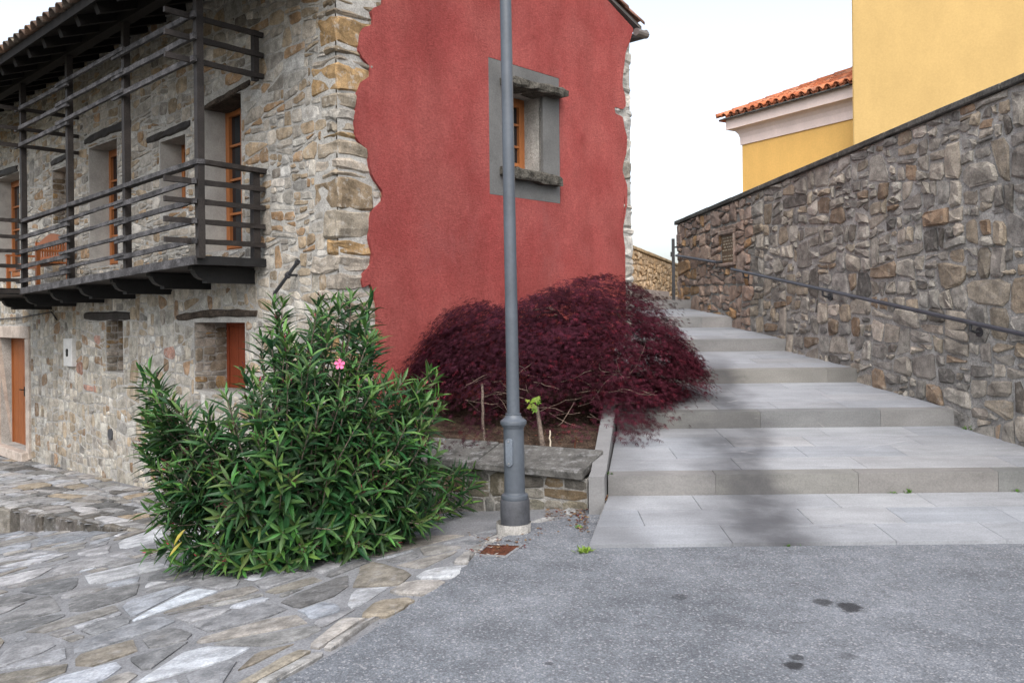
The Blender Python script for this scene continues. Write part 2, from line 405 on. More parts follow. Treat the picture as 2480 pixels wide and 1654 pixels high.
def step_stone():
    t = NT('step_stone', .8, .25); x, y, z = t.sep()[:3]
    c = t.mul(t.attr(), t.val(t.noise(2.2, 5, .6), .88, 1.1)); c = t.mul(c, t.val(t.noise(90, 4, .65), .85, 1.13))
    c = t.mul(c, t.val(t.noise(7, 5, .65, t.scale((.25, 1.4, 1))), .88, 1.1))
    # long dark run-off stain that wanders down the flight, plus scuffs and pale veins
    nz = t.math('MULTIPLY', t.math('SUBTRACT', t.noise(1.1, 3, .5, t.scale((1, 1, 4.5))), .5), .8)
    ln = t.math('ADD', t.math('MULTIPLY_ADD', y, .14, 1.06), nz)
    d = t.math('SUBTRACT', x, ln)
    m = t.math('MULTIPLY', t.rmp(d, -.85, -.18), t.rmp(d, -.05, .26, 1, 0))
    m = t.math('MULTIPLY', m, t.rmp(t.noise(1.4, 4, .6), .33, .6, .55, 1))
    c = t.mix(t.math('MULTIPLY', m, t.rmp(y, 8.5, 11.5, .85, .15)), c, (.045, .045, .05))
    d2 = t.math('SUBTRACT', x, t.math('ADD', t.math('MULTIPLY_ADD', y, .17, -.32), nz))
    c = t.mix(t.rmp(d2, .05, .35, .4, 0), c, (.06, .06, .063))
    c = t.mix(t.rmp(t.noise(3.4, 6, .75, t.scale((.5, 2.2, 1))), .60, .72, 0, .5), c, (.10, .097, .09))
    vn = t.voro(1.3, 'DISTANCE_TO_EDGE', t.scale((.7, 2.2, 1.2)))
    c = t.mix(t.math('MULTIPLY', t.rmp(vn.outputs['Distance'], .0, .005, .6, 0), t.rmp(t.noise(1.9, 4), .55, .68)), c, (.62, .60, .58))
    t.col(c).bump(t.noise(60, 5, .7), .25, .004).bump(t.noise(4, 4), .15, .03); MAT['step_stone'] = t.m
step_stone()
plain('step_joint', (.19, .19, .185), .95, .1)
def leaf_mat(name, rough, spec, trans):
    t = NT(name, rough, spec); c = t.mul(t.attr(), t.val(t.noise(11, 3, .6), .75, 1.25)); t.col(c)
    tr = t.t.nodes.new('ShaderNodeBsdfTranslucent'); t.put(tr.inputs[0], c); ms = t.t.nodes.new('ShaderNodeMixShader'); ms.inputs[0].default_value = trans
    out = t.t.nodes['Material Output']; t.t.links.new(t.b.outputs[0], ms.inputs[1]); t.t.links.new(tr.outputs[0], ms.inputs[2]); t.t.links.new(ms.outputs[0], out.inputs[0]); MAT[name] = t.m
leaf_mat('oleander_leaf', .5, .32, .2); leaf_mat('maple_leaf', .75, .08, .15); leaf_mat('weed_leaf', .6, .3, .25); leaf_mat('petal', .6, .2, .2)

# ------------------------------------------------------------------ key places
AZ = math.radians(43.3)
r_dir = Vector((math.sin(AZ), math.cos(AZ), 0)); l_dir = Vector((-math.cos(AZ), math.sin(AZ), 0))
C0 = Vector((-1.6, 7.8, 0))
LF = Frame(C0, l_dir, -r_dir); RF = Frame(C0, r_dir, -l_dir)
UR = RF.hit(1529, 420)[0]
# front paving falls away from the asphalt edge
EP, ED = Vector((-.58, 4.09, 0)), Vector((-.92, .38, 0)).normalized()
def pave_z(x, y):
    d = (Vector((x, y, 0)) - EP).dot(ED); return -.135 * max(0, d - .05) - .004
def terr_z(x, y):
    s = (Vector((x, y, 0)) - C0).dot(l_dir); return -.66 - .036 * (s - 3.9)
def hit_fn(px, py, fn):
    r = ray(px, py); lo, hi = 1.0, 40.0
    for _ in range(60):
        m = (lo + hi) / 2; p = CAM + r * m
        if p.z > fn(p.x, p.y): lo = m
        else: hi = m
    return CAM + r * lo
T, H_R, R_T, D1, Z1 = 1.53, .15, .132, 6.26, .27
def XL(y): return .70 + (.17 if y > 6.26 else .235) * (y - 6.26)
def XR(y): return 4.1 - .183 * (y - 7.79)
def step_front(k): return D1 + (k - 1) * T
def step_top(k): return Z1 + (k - 1) * (H_R + R_T)

# ------------------------------------------------------------------ ground, road, paving
S = 900
tag(mk('ground', [(-S, -S, -1.7), (S, -S, -1.7), (S, S, -1.7), (-S, S, -1.7)], [(0, 1, 2, 3)], MAT['earth']), 'bare earth below the paved yard', 'ground', kind='structure')
edge_px = [(600, 1700), (691, 1653), (752, 1614), (852, 1565), (951, 1498), (1045, 1437), (1101, 1401), (1134, 1365), (1150, 1343), (1206, 1312), (1290, 1270), (1358, 1262), (1404, 1243), (1424, 1222)]
edge = [atZ(x, y, 0) for x, y in edge_px]
edge = [Vector((edge[0].x - .9, 0.5, 0)), Vector((edge[0].x - .35, 2.4, 0))] + edge
rng = random.Random(5)
def densify(pts, step, jit, rng):
    out = []
    for a, b in zip(pts[:-1], pts[1:]):
        n = max(1, int((b - a).length / step))
        for i in range(n):
            q = a + (b - a) * (i / n); out.append(Vector((q.x + rng.uniform(-jit, jit), q.y + rng.uniform(-jit, jit), 0)))
    return out + [pts[-1]]
ed2 = densify(edge, .05, .014, rng)
rd = ed2 + [Vector((.55, 7.2, 0)), Vector((6.5, 7.2, 0)), Vector((14, 7.2, 0)), Vector((14, -12, 0)), Vector((edge[0].x - 2, -12, 0))]
tri = tessellate_polygon([rd]); n = len(rd)
vs = [Vector((p.x, p.y, .010)) for p in rd] + [Vector((p.x, p.y, -.12)) for p in rd]
tag(mk('road', vs, [tuple(q) for q in tri] + [(i, i + n, (i + 1) % n + n, (i + 1) % n) for i in range(n)], MAT['asphalt']), 'grey speckled asphalt with dark oil spots', 'road', kind='structure')

# front paving bed + terrace bed
def heightgrid(poly_test, x0, x1, y0, y1, st, fn):
    v, f, idx = [], [], {}
    nx, ny = int((x1 - x0) / st), int((y1 - y0) / st)
    def vid(i, j):
        if (i, j) not in idx:
            x, y = x0 + i * st, y0 + j * st; idx[(i, j)] = len(v); v.append((x, y, fn(x, y)))
        return idx[(i, j)]
    for i in range(nx):
        for j in range(ny):
            if poly_test(x0 + (i + .5) * st, y0 + (j + .5) * st): f.append((vid(i, j), vid(i + 1, j), vid(i + 1, j + 1), vid(i, j + 1)))
    return v, f
def side_edge(x, y):       # True on the paving side of the asphalt edge
    return (Vector((x, y, 0)) - EP).dot(ED) > -.35
def step_line(x, y):       # terrace step: positive on the terrace side
    return (Vector((x, y, 0)) - SP).dot(SN)
sp_a = hit_fn(0, 1262, lambda x, y: -.83); sp_b = hit_fn(372, 1300, lambda x, y: -.62)
SP = Vector((sp_a.x, sp_a.y, 0)); sdir = Vector((sp_b.x - sp_a.x, sp_b.y - sp_a.y, 0)).normalized(); SN = Vector((-sdir.y, sdir.x, 0))
if SN.dot(Vector((0, 1, 0))) < 0: SN = -SN
v, f = heightgrid(lambda x, y: side_edge(x, y) and RF.N.dot(Vector((x, y, 0)) - C0) > -.1 or (side_edge(x, y) and x < -1.2 and y < 9.5), -9, 1.2, -1, 9.5, .12, lambda x, y: pave_z(x, y) - .004)
paving = tag(mk('paving', v, f, MAT['pave_mortar'], smooth=True), 'irregular stone paving with mortar joints in front of the house', 'paving', kind='structure')
pv_pal = palette([(4, (0.191, 0.198, 0.210)), (2.6, (0.187, 0.180, 0.169)), (2.6, (0.266, 0.276, 0.295)), (1.6, (0.136, 0.136, 0.137)), (.6, (0.324, 0.336, 0.353)), (.8, (0.188, 0.169, 0.141))])
rng = random.Random(11)
# lay in a frame turned along the asphalt edge so long stones run with it
pu = Vector((.80, .60, 0)); pv_ = Vector((-.60, .80, 0))
def pw(u, v, w, fn): 
    x, y = EP.x + pu.x * u + pv_.x * v, EP.y + pu.y * u + pv_.y * v; return Vector((x, y, fn(x, y) + w))
cells = shatter([(-7, -4), (4, -4), (4, 9), (-7, 9)], lambda r: r.choice([.035, .08, .15, .24, .36]), 1.2, rng, .34)
keep = []
def in_road(x, y, e=.03):
    # point to the right of the edge polyline?
    for a, b in zip(edge[:-1], edge[1:]):
        if a.y - 1e-6 <= y <= b.y: 
            xx = a.x + (b.x - a.x) * (y - a.y) / max(1e-6, b.y - a.y); return x > xx - e
    return y > edge[-1].y and x > edge[-1].x
for p in cells:
    cx, cy = pcen(p); q = pw(cx, cy, 0, pave_z); X, Y = q.x, q.y
    if Y < 1.0 or Y > 9.4 or X < -8: continue
    if step_line(X, Y) > .12: continue
    pts = [pw(a, b, 0, pave_z) for a, b in p]
    nr = sum(in_road(c.x, c.y) for c in pts)
    if nr == len(pts) or in_road(X, Y, .0): continue
    if nr:      # cut back corners that stick out over the asphalt
        for _ in range(8):
            p = [(cx + (a - cx) * (.9 if in_road(pw(a, b, 0, pave_z).x, pw(a, b, 0, pave_z).y) else 1), cy + (b - cy) * (.9 if in_road(pw(a, b, 0, pave_z).x, pw(a, b, 0, pave_z).y) else 1)) for a, b in p]
    if (Vector((X, Y, 0)) - C0).dot(RF.N) < -.05 and X > -1.5: continue
    # leave room for the row of big edge stones along the asphalt
    P2 = Vector((X, Y, 0)); bi = min(range(len(edge) - 1), key=lambda i: ((edge[i] + edge[i + 1]) / 2 - P2).length); ea_, eb_ = edge[bi], edge[bi + 1]
    td = (eb_ - ea_).normalized(); nd = Vector((-td.y, td.x, 0)); lim = .30 if bi < 9 else .14
    if (P2 - ea_).length < 3:
        q0 = ea_ + nd * lim - EP; a_u, a_v = nd.dot(pu), nd.dot(pv_); p = clip(p, -a_u, -a_v, -(a_u * q0.dot(pu) + a_v * q0.dot(pv_)))
        if len(p) < 3 or parea(p) < .006: continue
    keep.append(p)
# edge stones: big pale slabs following the curve
acc = [0.0]
for a, b in zip(edge[:-1], edge[1:]): acc.append(acc[-1] + (b - a).length)
def edge_at(d, off):
    i = max(j for j in range(len(acc) - 1) if acc[j] <= d or j == 0); a, b = edge[i], edge[i + 1]; t_ = (d - acc[i]) / max(1e-6, acc[i + 1] - acc[i]); td = (edge[min(i + 1, len(edge) - 1)] - edge[max(i - 1, 0)]).normalized()
    q = a + (b - a) * t_ + Vector((-td.y, td.x, 0)) * off - EP; return q.dot(pu), q.dot(pv_)
ekeep = []; d_ = .3
while d_ < acc[-1] - .1:
    L_ = rng.uniform(.18, .46); d2_ = min(d_ + L_, acc[-1] - .02); o0 = rng.uniform(-.02, .06); o1, o2 = rng.uniform(.2, .3), rng.uniform(.2, .3)
    if d_ > acc[9]: o1 = o2 = .135
    if rng.random() < .3 and d_ < acc[9]: ekeep += [[edge_at(d_, o0), edge_at(d2_, o0 + .01), edge_at(d2_, .13), edge_at(d_, .12)], [edge_at(d_, .135), edge_at(d2_, .145), edge_at(d2_, o1), edge_at(d_, o2)]]
    else: ekeep.append([edge_at(d_, o0), edge_at((d_ + d2_) / 2, o0 - .01), edge_at(d2_, o0 + rng.uniform(0, .03)), edge_at(d2_ - rng.uniform(0, .05), o1), edge_at(d_ + rng.uniform(0, .05), o2)])
    d_ = d2_ + rng.choice([0, .01, .02, .1])
print('edge', lay_stones(ekeep, lambda a, b, c: pw(a, b, c, pave_z), rng, palette([(3, (.24, .235, .225)), (2, (.29, .285, .275)), (2, (.17, .165, .155)), (1, (.22, .195, .155)), (1.0, (.37, .37, .37))]), MAT['pave_stone'], paving, 'edge_stone', (.006, .016), (.010, .020), 60, .012, .003, .05, .3, (.06, .25)))
print('paving', lay_stones(keep, lambda a, b, c: pw(a, b, c, pave_z), rng, pv_pal, MAT['pave_stone'], paving, 'paving_stone', (.010, .036), (.003, .009), 300, .016, .004, .03, .5, (.06, .3)))
# terrace (raised a step)
v, f = heightgrid(lambda x, y: step_line(x, y) > 0 and LF.N.dot(Vector((x, y, 0)) - C0) > -.12, -15, -1.0, 6, 19, .1, lambda x, y: max(terr_z(x, y) - .012, pave_z(x, y) - .02))
terrace = tag(mk('terrace', v, f, MAT['pave_mortar'], smooth=True), 'raised stone flagged terrace along the stone house wall', 'terrace', kind='structure')
cells = shatter([(-9, -1), (3, -1), (3, 13), (-9, 13)], lambda r: r.choice([.06, .10, .16, .22]), 1.4, rng, .16)
keep = []
def tz(x, y): return max(terr_z(x, y), pave_z(x, y) - .012)
def tw(u, v, w): 
    x, y = SP.x + sdir.x * u + SN.x * v, SP.y + sdir.y * u + SN.y * v; return Vector((x, y, tz(x, y) + w))
for p in cells:
    p = clip(p, 0, -1, -.02)
    if len(p) < 3: continue
    c = tw(*pcen(p), 0)
    if LF.N.dot(Vector((c.x, c.y, 0)) - C0) < .02 or c.y > 17 or c.y < 6: continue
    keep.append(p)
print('terrace', lay_stones(keep, tw, rng, palette([(4, (.22, .215, .21)), (2, (.17, .165, .155)), (2, (.26, .26, .265)), (1, (.21, .175, .13)), (1.6, (.09, .087, .083))]), MAT['pave_stone'], terrace, 'flagstone', (.006, .02), (.004, .012), 300, .01, .004, .05, .4, (.06, .26)))
# face stones of the terrace step
u_end = (Vector((sp_b.x, sp_b.y, 0)) - SP).dot(sdir) + .25
u = -5.0
while u < u_end:
    du = rng.uniform(.14, .42); a = tw(u, 0, 0); zb = pave_z(a.x, a.y) - .05; zt = a.z + .004
    if zt - zb > .03:
        fr = Frame(SP, sdir, -SN); vv, ff = rough_block(fr, u + .006, u + du - .006, zb, zt, -.25, rng.uniform(.0, .035), rng, .012, .012)
        mk('step_stone', vv, ff, MAT['pave_stone'], terrace, cols=palette([(2, (.075, .07, .062)), (2, (.11, .10, .09)), (1, (.17, .16, .14))])(rng))
    u += du

# ------------------------------------------------------------------ stairs
rng = random.Random(21)
stair_root = None
core = MB()
def quad_prism(mb, y0, y1, z0, z1, xl, xr, th=1.5, col=None):
    v, f = prism([(xl(y0), y0, z0), (xr(y0), y0, z0), (xr(y1), y1, z1), (xl(y1), y1, z1)], th); mb.add(v, f)
Y0s, Z0s = 5.27, .035
def slope_z(k, y):
    if k == 0: return Z0s + (y - Y0s) * ((Z1 - H_R - Z0s) / (D1 - Y0s))
    return step_top(k) + (y - step_front(k)) * R_T / T
for k in range(0, 7):
    y0 = Y0s if k == 0 else step_front(k); y1 = step_front(k + 1) if k < 6 else 17.6
    quad_prism(core, y0 + .008, y1 + .3, slope_z(k, y0) - .006, slope_z(k, y1) - .006 + (0 if k else 0) if k < 6 else step_top(6) + .05 - .012, (lambda y: XL(y)) if k < 6 else (lambda y: 0.4), (lambda y: XR(y) + .1) if k < 6 else (lambda y: XR(y) + .35))
stairs = tag(core.build('stairs', MAT['step_joint'], origin=(2.4, 5.3, 0)), 'wide stepped ramp of grey stone slabs climbing beside the red wall', 'stairs', kind='structure')
sp_pal = palette([(3, (.262, .270, .284)), (2, (.25, .253, .26)), (1, (.27, .266, .26))])
rz_pal = palette([(3, (.25, .245, .235)), (2, (.23, .225, .205)), (1, (.265, .26, .255))])
def small(c, k=.35):
    m = (.248, .263, .285); return tuple(m[i] + (c[i] - m[i]) * k for i in range(3))
def slab(poly, zf, th, name, col, bevel=.0022):
    pts = [Vector((x, y, zf(y))) for x, y in poly]; c = sum(pts, Vector()) / len(pts)
    top = [p + (Vector((c.x, c.y, p.z)) - p).normalized() * bevel for p in pts]
    mid = [p - Vector((0, 0, bevel)) for p in pts]; bot = [p - Vector((0, 0, th)) for p in pts]; n = len(pts)
    f = [tuple(range(n))] + [(i + n, (i + 1) % n + n, (i + 1) % n, i) for i in range(n)] + [(i + 2 * n, (i + 1) % n + 2 * n, (i + 1) % n + n, i + n) for i in range(n)]
    return mk(name, top + mid + bot, f, MAT['step_stone'], stairs, cols=col)
for k in range(0, 7):
    y0 = Y0s if k == 0 else step_front(k); y1 = step_front(k + 1) if k < 6 else 16.6
    zf = (lambda y, k=k: slope_z(k, y)) if k < 6 else (lambda y: step_top(6) + .05 * (y - step_front(6)) / 3)
    rows = []
    yy = y0
    if k > 0:
        rows.append((y0, y0 + .125, H_R + .03, 'riser_block', (.95, 1.45))); yy = y0 + .125
    nrow = max(1, round((y1 - yy) / .345)); hgt = (y1 - yy) / nrow
    for i in range(nrow): rows.append((yy + i * hgt, yy + (i + 1) * hgt, .05, 'tread_slab', (.55, 1.15)))
    for (ya, yb, th, nm, rngl) in rows:
        xl = XL(ya) if k < 6 else max(.5, 0.6); xr = XR(ya) + .02; x = xl - rng.uniform(0, .4); first = True
        while x < xr - .02:
            x1 = x + rng.uniform(*rngl)
            if xr - x1 < .35: x1 = xr + .05
            g = .0014; a = max(x, xl)
            def bound(y, xx): return min(max(xx, XL(y) if k < 6 else .5), XR(y) + .02)
            poly = [(bound(ya, x) + g, ya + g), (bound(ya, x1) - g, ya + g), (bound(yb, x1) - g, yb - g), (bound(yb, x) + g, yb - g)]
            if poly[1][0] - poly[0][0] > .03 and poly[2][0] - poly[3][0] > .03:
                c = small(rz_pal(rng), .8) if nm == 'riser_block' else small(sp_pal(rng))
                if nm == 'riser_block': c = tuple(q * .72 for q in c)  # risers darkened in colour for the shade on upright faces
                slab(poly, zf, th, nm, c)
            x = x1
# kerb between planter and stairs
kb = MB(); ky0 = 6.15
def kz(y): return .33 + (y - 6.35) * .186
for ya, yb in ((6.15, 7.35), (7.353, 8.75), (8.753, 10.3), (10.303, 11.0)):
    xa, xb = XL(ya) - .012, XL(yb) - .012; m = MB(); zt0 = .285 if ya == 6.15 else kz(ya)
    P = [(xa - .115, ya, -.05), (xa, ya, -.05), (xa, ya, zt0), (xa - .115, ya, zt0)]
    if ya == 6.15: P += [(xa - .085, ya + .09, -.05), (xa + .025, ya + .09, -.05), (xa + .025, ya + .09, kz(ya + .09)), (xa - .09, ya + .09, kz(ya + .09))]
    P += [(xb - .115, yb, -.05), (xb, yb, -.05), (xb, yb, kz(yb)), (xb - .115, yb, kz(yb))]
    fs = [(0, 1, 2, 3)]; nn = len(P) // 4
    for i in range(nn - 1):
        for q in range(4): fs.append((i * 4 + q, i * 4 + 4 + q, i * 4 + 4 + (q + 1) % 4, i * 4 + (q + 1) % 4))
    fs.append(tuple(nn * 4 - 1 - q for q in range(4)))
    mk('kerb_stone', P, fs, MAT['step_stone'], stairs, cols=(.25, .25, .25))
# turning steps behind the house
e0 = Vector((2.6, 16.3, 0)); ea = math.radians(22); edv = Vector((math.sin(ea), math.cos(ea), 0)); ein = Vector((-edv.y, edv.x, 0))
for i in range(3):
    zt = 1.83 + .14 * i; a = e0 + ein * (.36 * i) - edv * 2.2; b = a + edv * 6.2
    for q in range(4):
        p0, p1 = a + (b - a) * (q / 4 + .0006), a + (b - a) * ((q + 1) / 4 - .0006)
        v, f = prism([(p0.x, p0.y, zt), (p1.x, p1.y, zt), (*(p1 + ein * 1.6)[:2], zt), (*(p0 + ein * 1.6)[:2], zt)], .3)
        mk('upper_step', v, f, MAT['step_stone'], stairs, cols=(.28, .25, .235))

# ------------------------------------------------------------------ stone house
rng = random.Random(33)
house = tag(empty('stone_house', (C0.x, C0.y, -.7)), 'two-storey rubble stone house with red plastered gable and dark wooden balcony', 'house')
O_B = 0
def rect_from(px, W=LF):
    """(left px x, right px x, y ref, y top at right, y bottom at right)"""
    xl, xr, yr, yt, yb = px
    u1 = W.hit(xl, yr)[0]; u0 = W.hit(xr, yr)[0]; v1 = W.hit(xr, yt)[1]; v0 = W.hit(xr, yb)[1]
    return [min(u0, u1), max(u0, u1), v0, v1]
OP = {'door_a': rect_from((493, 585, 400, 222, 602)), 'win_b': rect_from((388, 449, 400, 325, 505)), 'door_c': rect_from((216, 284, 450, 335, 640)),
      'win_d': rect_from((127, 168, 450, 400, 535)), 'door_e': rect_from((-14, 47, 500, 415, 670)),
      'win_f': rect_from((471, 594, 860, 781, 958)), 'win_g': rect_from((257, 298, 840, 776, 903)), 'door_h': rect_from((2, 67, 950, 820, 1092))}
ULEN, ZB = 13.0, -1.5; ZE = RF.hit(1524, 62)[1]; print('ZE', ZE)
def wall_mesh(W, u0, u1, v0, v1, ops, th):
    us = sorted(set([u0, u1] + [o[0] for o in ops] + [o[1] for o in ops])); vz = sorted(set([v0, v1] + [o[2] for o in ops] + [o[3] for o in ops]))
    mb = MB()
    def inside(u, v): return any(o[0] < u < o[1] and o[2] < v < o[3] for o in ops)
    for i in range(len(us) - 1):
        for j in range(len(vz) - 1):
            a, b, c, d = us[i], us[i + 1], vz[j], vz[j + 1]
            if inside((a + b) / 2, (c + d) / 2): continue
            mb.add([W.p(a, c), W.p(b, c), W.p(b, d), W.p(a, d)], [(0, 1, 2, 3)])
            mb.add([W.p(a, c, -th), W.p(b, c, -th), W.p(b, d, -th), W.p(a, d, -th)], [(3, 2, 1, 0)])
    for (a, b, c, d) in ops:
        mb.add([W.p(u, v, q) for (u, v) in ((a, c), (b, c), (b, d), (a, d)) for q in (0, -th)], [(0, 1, 3, 2), (2, 3, 5, 4), (4, 5, 7, 6), (6, 7, 1, 0)])
    return mb
side_wall = wall_mesh(LF, 0.02, ULEN, ZB, ZE + .3, list(OP.values()), .42).build('side_wall', MAT['house_mortar'], house)
# red gable wall backing
ow = [0, 0, 0, 0]; ow[0] = RF.hit(1214, 330)[0]; ow[1] = RF.hit(1310, 330)[0]; ow[2] = RF.hit(1262, 410)[1]; ow[3] = RF.hit(1262, 222)[1]
gm = wall_mesh(RF, 0.0, UR - .02, ZB, ZE, [ow], .42)
PEAK = ZE + UR / 2 * math.tan(math.radians(24))
gm.add([RF.p(0, ZE), RF.p(UR - .02, ZE), RF.p(UR / 2, PEAK)], [(0, 1, 2)])
gable_wall = gm.build('gable_wall', MAT['house_mortar'], house)
# rear walls close the house
bk = MB(); bk.box(RF, UR - .44, UR - .03, ZB, ZE - .05, -ULEN, -.43)
bk.build('rear_wall', MAT['house_mortar'], house)
bk = MB(); bk.box(RF, .43, UR - .45, ZB, ZE - .05, -ULEN, -ULEN + .4); bk.build('end_wall', MAT['house_mortar'], house)
# quoins at the near corner: blocks wrapping the corner
hs_pal = palette([(5, (0.320, 0.295, 0.256)), (3, (0.273, 0.250, 0.216)), (2.6, (0.260, 0.202, 0.138)), (1.3, (0.239, 0.159, 0.094)), (1.2, (0.388, 0.368, 0.336)), (1.3, (0.197, 0.182, 0.161))])
low_pal = palette([(5, (0.344, 0.319, 0.275)), (3, (0.301, 0.278, 0.234)), (2.0, (0.276, 0.224, 0.161)), (.7, (0.231, 0.160, 0.105)), (1.4, (0.397, 0.379, 0.344)), (1.2, (0.210, 0.195, 0.174)), (.12, (0.284, 0.167, 0.130))])
qn_pal = palette([(3, (0.203, 0.174, 0.135)), (2, (0.250, 0.226, 0.193)), (2.5, (0.156, 0.122, 0.083)), (1.2, (0.328, 0.296, 0.255)), (1.3, (0.242, 0.163, 0.083))])
v_ = -1.2; quoin_rects = []
CF = Frame(C0, l_dir, -r_dir)
while v_ < 5.2:
    h = rng.choice([.07, .10, .13, .16, .2, .28]); ul = rng.uniform(.14, .42); ur_ = rng.uniform(.36, .62)
    bm = MB(); vv, ff = rough_block(CF, -rng.uniform(.0, .025), ul, v_ + .008, v_ + h - .008, -ur_, rng.uniform(.004, .032), rng, .018, .022, .03)
    mk('quoin', vv, ff, MAT['house_stone'], gable_wall, cols=qn_pal(rng)); quoin_rects.append((-.1, ul + .008, v_, v_ + h)); v_ += h
# stones of the side wall
cells = shatter([(0, -1.3), (11.5, -1.3), (11.5, 1.95), (0, 1.95)], lambda r: r.choice([.010, .02, .034, .055, .085]), 1.15, rng, .16) + \
        shatter([(0, 1.95), (11.5, 1.95), (11.5, 5.3), (0, 5.3)], lambda r: r.choice([.007, .014, .024, .042, .07]), 2.0, rng, .14)
cut_rects = quoin_rects + [[o[0] - .015, o[1] + .015, o[2] - .015, o[3] + .015] for o in OP.values()]
LINT = {}
for nm, (x0, y0, x1, y1, hpx) in {'door_a': (497, 262, 607, 200, 15), 'win_b': (357, 341, 461, 298, 18), 'door_c': (207, 345, 318, 300, 19), 'win_d': (125, 397, 172, 373, 14), 'door_e': (-60, 440, 43, 408, 16), 'win_f': (433, 770, 623, 760, 19), 'win_g': (208, 766, 315, 765, 20)}.items():
    a, b = LF.hit(x0, y0), LF.hit(x1, y1); hh = hpx * (CAM - LF.p(*b)).length / F
    LINT[nm] = (a, b, hh); cut_rects.append([min(a[0], b[0]), max(a[0], b[0]), min(a[1], b[1]) - hh / 2, max(a[1], b[1]) + hh / 2])
o = OP['door_h']; cut_rects.append([o[0] - .17, o[1] + .17, o[2] - .2, o[3] + .22])
keep = []
for p in cells:
    ps = [p]
    for r in cut_rects: ps = [q for s_ in ps for q in minus_rect(s_, r)]
    keep += ps
lo = [p for p in keep if pcen(p)[1] < 1.95]; hi = [p for p in keep if pcen(p)[1] >= 1.95]
print('house', lay_stones(lo, LF.p, rng, low_pal, MAT['house_stone'], side_wall, 'stone', (.004, .014), (.002, .010), 150, .008, .002, .03, .6, (.08, .3)),
      lay_stones(hi, LF.p, rng, hs_pal, MAT['house_stone'], side_wall, 'stone', (.004, .013), (.003, .013), 150, .008, .002, .03, .6, (.08, .3)))
# exposed stone strip on the right end of the gable
v_ = -.3
while v_ < 5.1:
    h = rng.choice([.08, .11, .14, .18, .24, .30]); 
    vv, ff = rough_block(RF, UR - rng.uniform(.36, .5), UR + rng.uniform(-.02, .035), v_ + .006, v_ + h - .006, -.3, rng.uniform(.0, .022), rng, .014, .022, .03)
    mk('quoin', vv, ff, MAT['house_stone'], gable_wall, cols=palette([(3, (.36, .35, .325)), (2, (.29, .28, .255)), (1, (.23, .215, .185))])(rng)); v_ += h
# stones behind the plaster edge on the left strip
cells = shatter([(.0, -.6), (.95, -.6), (.95, 5.2), (0, 5.2)], lambda r: r.choice([.012, .02, .04]), 1.5, rng, .1)
keep = []
for p in cells:
    if pcen(p)[0] > .42 and pcen(p)[0] < .9: keep.append(p)
lay_stones(keep, RF.p, rng, qn_pal, MAT['house_stone'], gable_wall, 'stone', (.004, .012), (.003, .012), 120, .006, .002)
# red plaster sheet with ragged edges
zl = [(725, 0), (720, 35), (672, 45), (652, 72), (668, 95), (670, 140), (612, 155), (594, 200), (590, 280), (610, 320), (650, 360), (655, 420), (602, 450), (582, 510), (578, 600), (570, 640), (575, 750), (600, 790), (640, 810), (650, 900), (660, 950), (690, 1000), (722, 1040), (722, 1095), (680, 1130), (652, 1160), (650, 1250), (645, 1300), (665, 1390), (660, 1440), (615, 1480), (605, 1520), (615, 1568)]
left = [RF.hit(600 + x / 2.24, y / 2.24) for x, y in zl]
left += [RF.hit(x * D, y * D) for x, y in ((845, 650), (858, 690), (862, 740), (850, 790), (858, 850), (850, 900), (862, 950), (855, 1010))]
za = [(1225, 205), (1195, 300), (1168, 370), (1160, 450), (1150, 520), (1146, 600), (1165, 660), (1172, 740), (1150, 762), (1090, 740), (1097, 790), (1150, 810), (1160, 880), (1180, 950), (1175, 1060), (1155, 1120), (1145, 1180), (1160, 1230), (1180, 1280), (1180, 1400), (1165, 1500), (1150, 1568)]
right = [RF.hit(1100 + x / 2.851, y / 2.851) for x, y in za]
right += [RF.hit(1450 + x / 1.96, 100 + y / 1.96) for x, y in ((112, 720), (118, 790), (108, 850), (105, 910), (115, 980), (116, 1090))]
top_y = left[0][1]
lu = left[0][0]
outline = [(lu + .02, top_y + .3), (lu - .1, top_y + .7), (max(.15, lu - .2), ZE - .2), (.2, ZE + .05), (UR / 2, PEAK - .12), (UR - .12, ZE + .02)] 
outline = [(p[0], p[1]) for p in outline][::-1]          # right eave -> peak -> left
outline = outline + left + [(left[-1][0], -.6), (right[-1][0], -.6)] + right[::-1]
def smooth_dense(pts, step=.04, jit=.009):
    out = []
    for i in range(len(pts)):
        a, b = pts[i], pts[(i + 1) % len(pts)]; L = math.hypot(b[0] - a[0], b[1] - a[1]); n = max(1, min(int(L / step), 14))
        for k in range(n): out.append((a[0] + (b[0] - a[0]) * k / n, a[1] + (b[1] - a[1]) * k / n))
    n = len(out); out = [((out[i - 1][0] + 5 * out[i][0] + out[(i + 1) % n][0]) / 7, (out[i - 1][1] + 5 * out[i][1] + out[(i + 1) % n][1]) / 7) for i in range(n)]
    return [(x + rng.uniform(-jit, jit), y + rng.uniform(-jit, jit)) for x, y in out]
pr = [RF.hit(1176.5, 136.8), RF.hit(1349, 194.7), RF.hit(1351.8, 497.4), RF.hit(1180.7, 468.3)]
u0, u1 = (pr[0][0] + pr[3][0]) / 2, (pr[1][0] + pr[2][0]) / 2; v1, v0 = (pr[0][1] + pr[1][1]) / 2, (pr[2][1] + pr[3][1]) / 2
hole = [(u0, v0), (u0, v1), (u1, v1), (u1, v0)]
def tri_area(pts, tri): return sum(abs((pts[b][0] - pts[a][0]) * (pts[c][1] - pts[a][1]) - (pts[c][0] - pts[a][0]) * (pts[b][1] - pts[a][1])) / 2 for a, b, c in tri)
